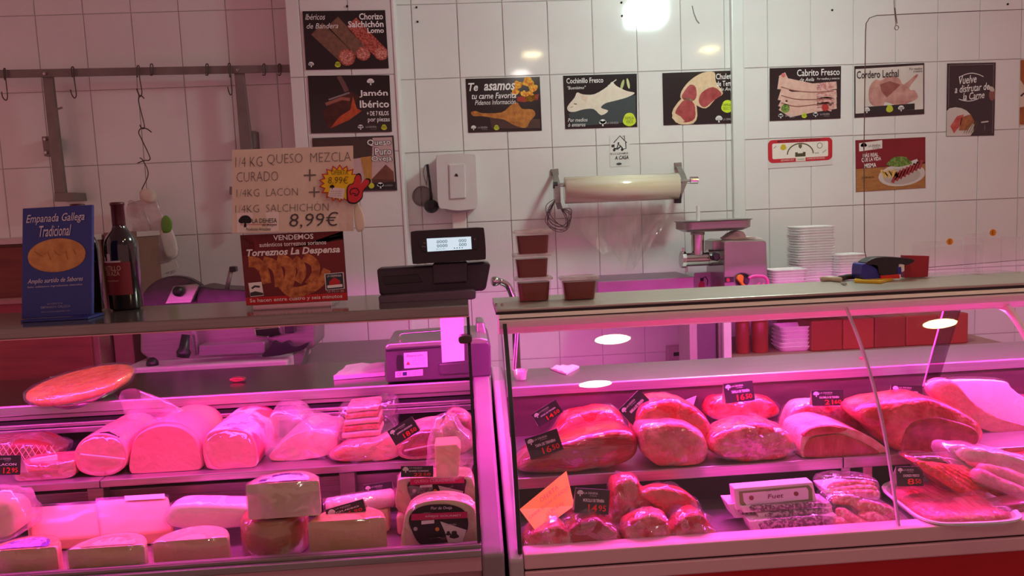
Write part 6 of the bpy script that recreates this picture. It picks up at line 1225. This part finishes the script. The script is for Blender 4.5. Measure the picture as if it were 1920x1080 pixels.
# blister packs of dry sausage
BL = mat('pink_white_card', 'f0d4e0', 'f4dce6', rough=.4, scale=12)
def lerpq(Q, u, v): return tuple((Q[0][i]*(1-u)+Q[1][i]*u)*(1-v)+(Q[3][i]*(1-u)+Q[2][i]*u)*v for i in (0, 1))
def pack(label, Q, Y, th, art):
    t = thing('sausage_pack', label, 'sausage pack', at(*lerpq(Q, .5, 1), Y), 'stacked packs of dry sausage'); slab('card', Q, Y, th, BL, t, bev=.002)
    if art == 'label':
        p = Print(*[at(*q, Y-.0006) for q in Q], (0, -1, 0)); p.poly('7a8a4a', [(.06, .16), (.94, .12), (.97, .3), (.95, .84), (.1, .9), (.05, .7)], 1); p.poly('ecd8ec', [(.10, .24), (.9, .2), (.92, .34), (.9, .76), (.13, .8), (.10, .6)], 2); p.text('7a3050', 'Fuet', .40, .38, .2, .2, .2, .01); p.text('5a4050', 'EXTRA', .40, .18, .16, .07); p.begin('leaf_mark'); p.ell('8a3a4a', .2, .48, .03, l=3); p.begin('leaf_mark'); p.ell('8a3a4a', .76, .46, .03, l=3); p.done(t)
    else:
        loaf('sausage', [lerpq(Q, u, v) for u, v in ((.10, .5), (.14, .12), (.5, .05), (.9, .1), (.95, .5), (.9, .82), (.5, .88), (.14, .85))], Y-.004, .03, mat('dry_sausage', '4a1c2c', 'c8a0b8', rough=.5, scale=170, thr=(.46, .6), bump=.3), t, seed=len(label), amp=.001, free=True)
        loaf('blister', [lerpq(Q, u, v) for u, v in ((.06, .5), (.10, .0), (.5, -.06), (.94, .0), (.99, .5), (.94, .92), (.5, .97), (.1, .95))], Y-.008, .03, FILMT, t, seed=3, amp=.002, free=True)
    return t
pack('bottom pack of dark dry sausage in the stack', [(1405, 978), (1570, 966), (1580, 990), (1415, 1004)], -2.085, .05, 'sausage')
pack('second pack of dry sausage with speckled casing', [(1420, 963), (1560, 952), (1566, 972), (1430, 984)], -2.068, .05, 'sausage')
pack('pack of dry sausage jutting left below the top one', [(1365, 945), (1500, 938), (1505, 962), (1378, 972)], -2.045, .05, 'sausage')
pack('red-edged pack second from top of the stack', [(1388, 950), (1556, 942), (1562, 952), (1394, 962)], -2.062, .05, 'sausage')
pack('topmost sausage pack with green-rimmed label', [(1376, 916), (1524, 904), (1533, 944), (1381, 957)], -2.055, .03, 'label')
# sausages
def links(name, label, cat, paths, r, Y0, Y1, m, tray=None, film=None, nseg=5, part='sausage'):
    A = paths[0][0]; t = thing(name, label, cat, at(A[0], A[1], Y0), G2)
    for k, pth in enumerate(paths):
        n_ = len(pth); P = smoothpts([at(x, y, Y0+(Y1-Y0)*k/max(1, len(paths)-1)) for x, y in pth], nseg, False); L_ = len(P); g = G()
        g.tube([q+Vector((0, 0, .0015*fbm(q+Vector((k, 0, 0)), 40))) for q in P], [r*max(.35, min(1., 4.5*min(i, L_-1-i)/L_+.35))*(1+.08*fbm(q, 60)) for i, q in enumerate(P)], 12); g.build(part, m, t, smooth=True)
    return t
t = links('sausage_tray', 'small film-covered tray of fresh sausages', 'sausages', [[(1552, 916), (1590, 908), (1640, 908)], [(1556, 924), (1600, 917), (1644, 916)], [(1565, 931), (1605, 926), (1646, 925)]], .009, -2.02, -2.04, SAUS)
slab('foam_tray', [(1546, 918), (1558, 936), (1650, 938), (1652, 922), (1600, 914)], -2.02, .06, FOAM, t, bev=.004); loaf('cling_film', [(1542, 918), (1556, 900), (1600, 896), (1650, 904), (1656, 925), (1640, 938), (1565, 936)], -2.06, .07, FILM, t, seed=81, amp=.006, freq=30, free=True)
t = links('sausage_coil', 'coiled fresh pink sausages in film on the deck', 'sausages', [[(1560, 940), (1590, 934), (1610, 950), (1625, 975), (1600, 985)], [(1600, 945), (1630, 950), (1660, 958), (1680, 975)], [(1610, 965), (1640, 970), (1668, 985), (1700, 990)], [(1570, 955), (1590, 972), (1620, 988), (1650, 993)], [(1565, 975), (1585, 988), (1610, 996)]], .0135, -2.04, -2.09, SAUS)
loaf('cling_film', [(1552, 985), (1555, 940), (1590, 928), (1640, 940), (1690, 962), (1715, 985), (1690, 994), (1620, 1000), (1575, 998)], -2.108, .09, FILM, t, seed=82, amp=.006, freq=30, z0=Z)
tr = thing('meat_tray', 'wide white tray of sliced red meat under stretched film', 'meat tray', atz(1780, 975, Z), G2)
def zq(x, y, h): q = atz(x, y, Z+h); return q
rim = smpx([(1655, 916), (1690, 948), (1720, 970), (1755, 982), (1800, 984), (1900, 978), (1905, 960), (1830, 915), (1790, 900), (1700, 900)], 4)
g = G(); R0_ = [zq(x, y, .022) for x, y in rim]; cm = sum(R0_, Vector())/len(R0_)
g.loft([[Vector((cm.x+(q.x-cm.x)*s_, cm.y+(q.y-cm.y)*s_, z_)) for q in R0_] for s_, z_ in ((.8, Z+.0005), (.96, Z+.018), (1.02, Z+.022), (1.02, Z+.026), (.95, Z+.025), (.78, Z+.006))], 0); g.build('foam_tray', FOAM, tr, smooth=False)
g = G(); g.loft([[Vector((cm.x+(q.x-cm.x)*s_, cm.y+(q.y-cm.y)*s_, z_+.004*fbm(q+Vector((s_, 0, 0)), 40))) for q in R0_] for s_, z_ in ((.86, Z+.008), (.88, Z+.022), (.7, Z+.030), (.4, Z+.032), (.1, Z+.031))], 0); g.build('sliced_meat', mat('sliced_red', 'c02c38', 'e07a78', rough=.3, scale=20, thr=(.4, .75), bump=.5, bscale=40, stretch=(3, 1, 1)), tr, smooth=True)
g = G(); g.loft([[Vector((cm.x+(q.x-cm.x)*s_, cm.y+(q.y-cm.y)*s_, z_+.003*fbm(q+Vector((s_, 3, 0)), 60))) for q in R0_] for s_, z_ in ((1.03, Z+.024), (.9, Z+.033), (.7, Z+.037), (.4, Z+.039), (.1, Z+.038))], 0); g.build('cling_film', clear('stretched_film', fmax=.26, ior=1.4, fmin=.10, fmul=2.2, rough=.1, bump=1., bscale=50, hz=.06, haze='ffe8f4', stretch=(1, 4, 1)), tr, smooth=True)
st = [[(1722+11*k, 866+1.5*k), (1760+13*k, 890+.5*k), (1810+11*k, 922-2*k), (1848+9*k, 946-3*k)] for k in range(7)]
t = links('spiced_meat_pack', 'vacuum pack of bright red spiced meat strips', 'marinated meat', st, .0105, -2.03, -1.97, CHOR, part='strip')
slab('pack_base', [(1710, 866), (1724, 862), (1850, 946), (1905, 938), (1915, 950), (1840, 962), (1790, 935)], -2.005, .06, mat('dark_red_meat'), t, bev=.006); loaf('cling_film', [(1710, 868), (1726, 858), (1790, 862), (1860, 900), (1905, 938), (1880, 950), (1840, 956), (1780, 920)], -2.05, .08, FILMT, t, seed=84, amp=.004, free=True)
t = links('white_sausages', 'pale thick sausages in a twisted bag at the right edge', 'sausages', [[(1812, 862), (1850, 868), (1900, 884), (1960, 900)], [(1832, 878), (1870, 886), (1930, 908), (1980, 925)], [(1822, 888), (1842, 895), (1880, 912), (1940, 935)], [(1795, 850), (1840, 853), (1890, 862), (1960, 880)]], .0165, -1.97, -2.03, SAUSP)
loaf('plastic_bag', [(1782, 860), (1785, 842), (1810, 840), (1850, 845), (1920, 862), (1990, 900), (1980, 940), (1900, 930), (1840, 905), (1800, 880)], -2.06, .10, BAG, t, seed=85, amp=.008, freq=28, free=True)
good('red_meat_pack', 'bright red wrapped meat cut off by the right edge', 'meat', [(1898, 862), (1910, 856), (1990, 858), (1990, 890), (1910, 880)], Z, .05, MEAT, G2, film=FILM, seed=86, Y=-1.98, free=True)
deck('brown_meat', 'dim brownish meat pack in the lower right corner', 'meat', [(1850, 975), (1860, 955), (1900, 945), (1980, 940), (1980, 975), (1900, 978)], .06, mat('brown_meat', '7a2a2c', '9c4a48', rough=.4, scale=12), 87)
# orange handwritten paper leaning on the glass
c = [at(*q, y_) for q, y_ in (((974, 955), -2.06), ((1062, 883), -1.985), ((1077, 948), -2.03), ((1007, 999), -2.10))]
t = thing('orange_note', 'orange paper with handwritten offer leaning in the case corner', 'note', c[3]); nv = (c[1]-c[0]).cross(c[3]-c[0]).normalized(); nv = -nv if nv.y > 0 else nv
sheet(t, *c, nv, .0008, ORANGEP); p = Print(*c, nv, .0004); PN = '9a5a3c'; p.text(PN, 'OFERTA', .36, .16, .40, .14, 0, -.006); p.text(PN, 'CARNE GUISAR 1D AÑOJO', .04, .38, .92, .15, 0, -.006); p.text(PN, '11.95 €/kg', .36, .66, .40, .14, 0, -.006); p.done(t)
# right case tags
price_tag(1026, 775, -1.885, 'price tag slanting at the back left, reading 14.50', '14.50', 'AGUJA DE TERNERA', w=.062, h=.032, roll=-.5)
price_tag(1020, 833, -1.945, 'price tag on the long dark beef joint', '16.50', 'TAPA DE TERNERA', w=.072, h=.046, roll=-.26)
price_tag(1193, 764, -1.86, 'price tag turned on its corner beside the arched beef piece', '16.50', 'BABILLA DE TERNERA', w=.066, h=.048, roll=-.72)
price_tag(1386, 735, -1.79, 'upright price tag above the small wrapped pack', '16.50', 'TAPILLA DE TERNERA', w=.070, h=.046, roll=-.06)
price_tag(1552, 746, -1.83, 'price tag on the marbled loin, reading 21.60', '21.60', 'SOLOMILLO DE TERNERA', w=.070, h=.036, roll=-.02, yaw=-.2)
price_tag(1700, 736, -1.84, 'price tag on the large beef shoulder', '14.65', 'AGUJA DE TERNERA', w=.066, h=.034, roll=.03, yaw=-.3)
price_tag(1110, 940, -2.07, 'price tag beside the orange paper, reading 14.95', '14.95', 'MORCILLO DE TERNERA', w=.068, h=.048, roll=.12)
price_tag(1706, 893, -2.03, 'price tag by the sausages behind the glass joint', '8.50', 'CHORIZO FRESCO', w=.056, h=.040, roll=.05)
t = thing('price_tag', 'price tag seen from behind, its pale back towards us', 'price tag', at(1297, 760, -1.78), 'black price tags')
slab('back_card', [(1276, 754), (1306, 742), (1298, 768), (1290, 768)], -1.80, .001, mat('white_card_back'), t, bev=0); slab('front_card', [(1306, 742), (1318, 768), (1299, 768)], -1.79, .001, mat('black_card'), t, bev=0)

for o in bpy.data.objects:
    for k in ('_o', '_Y'):
        if k in o: del o[k]
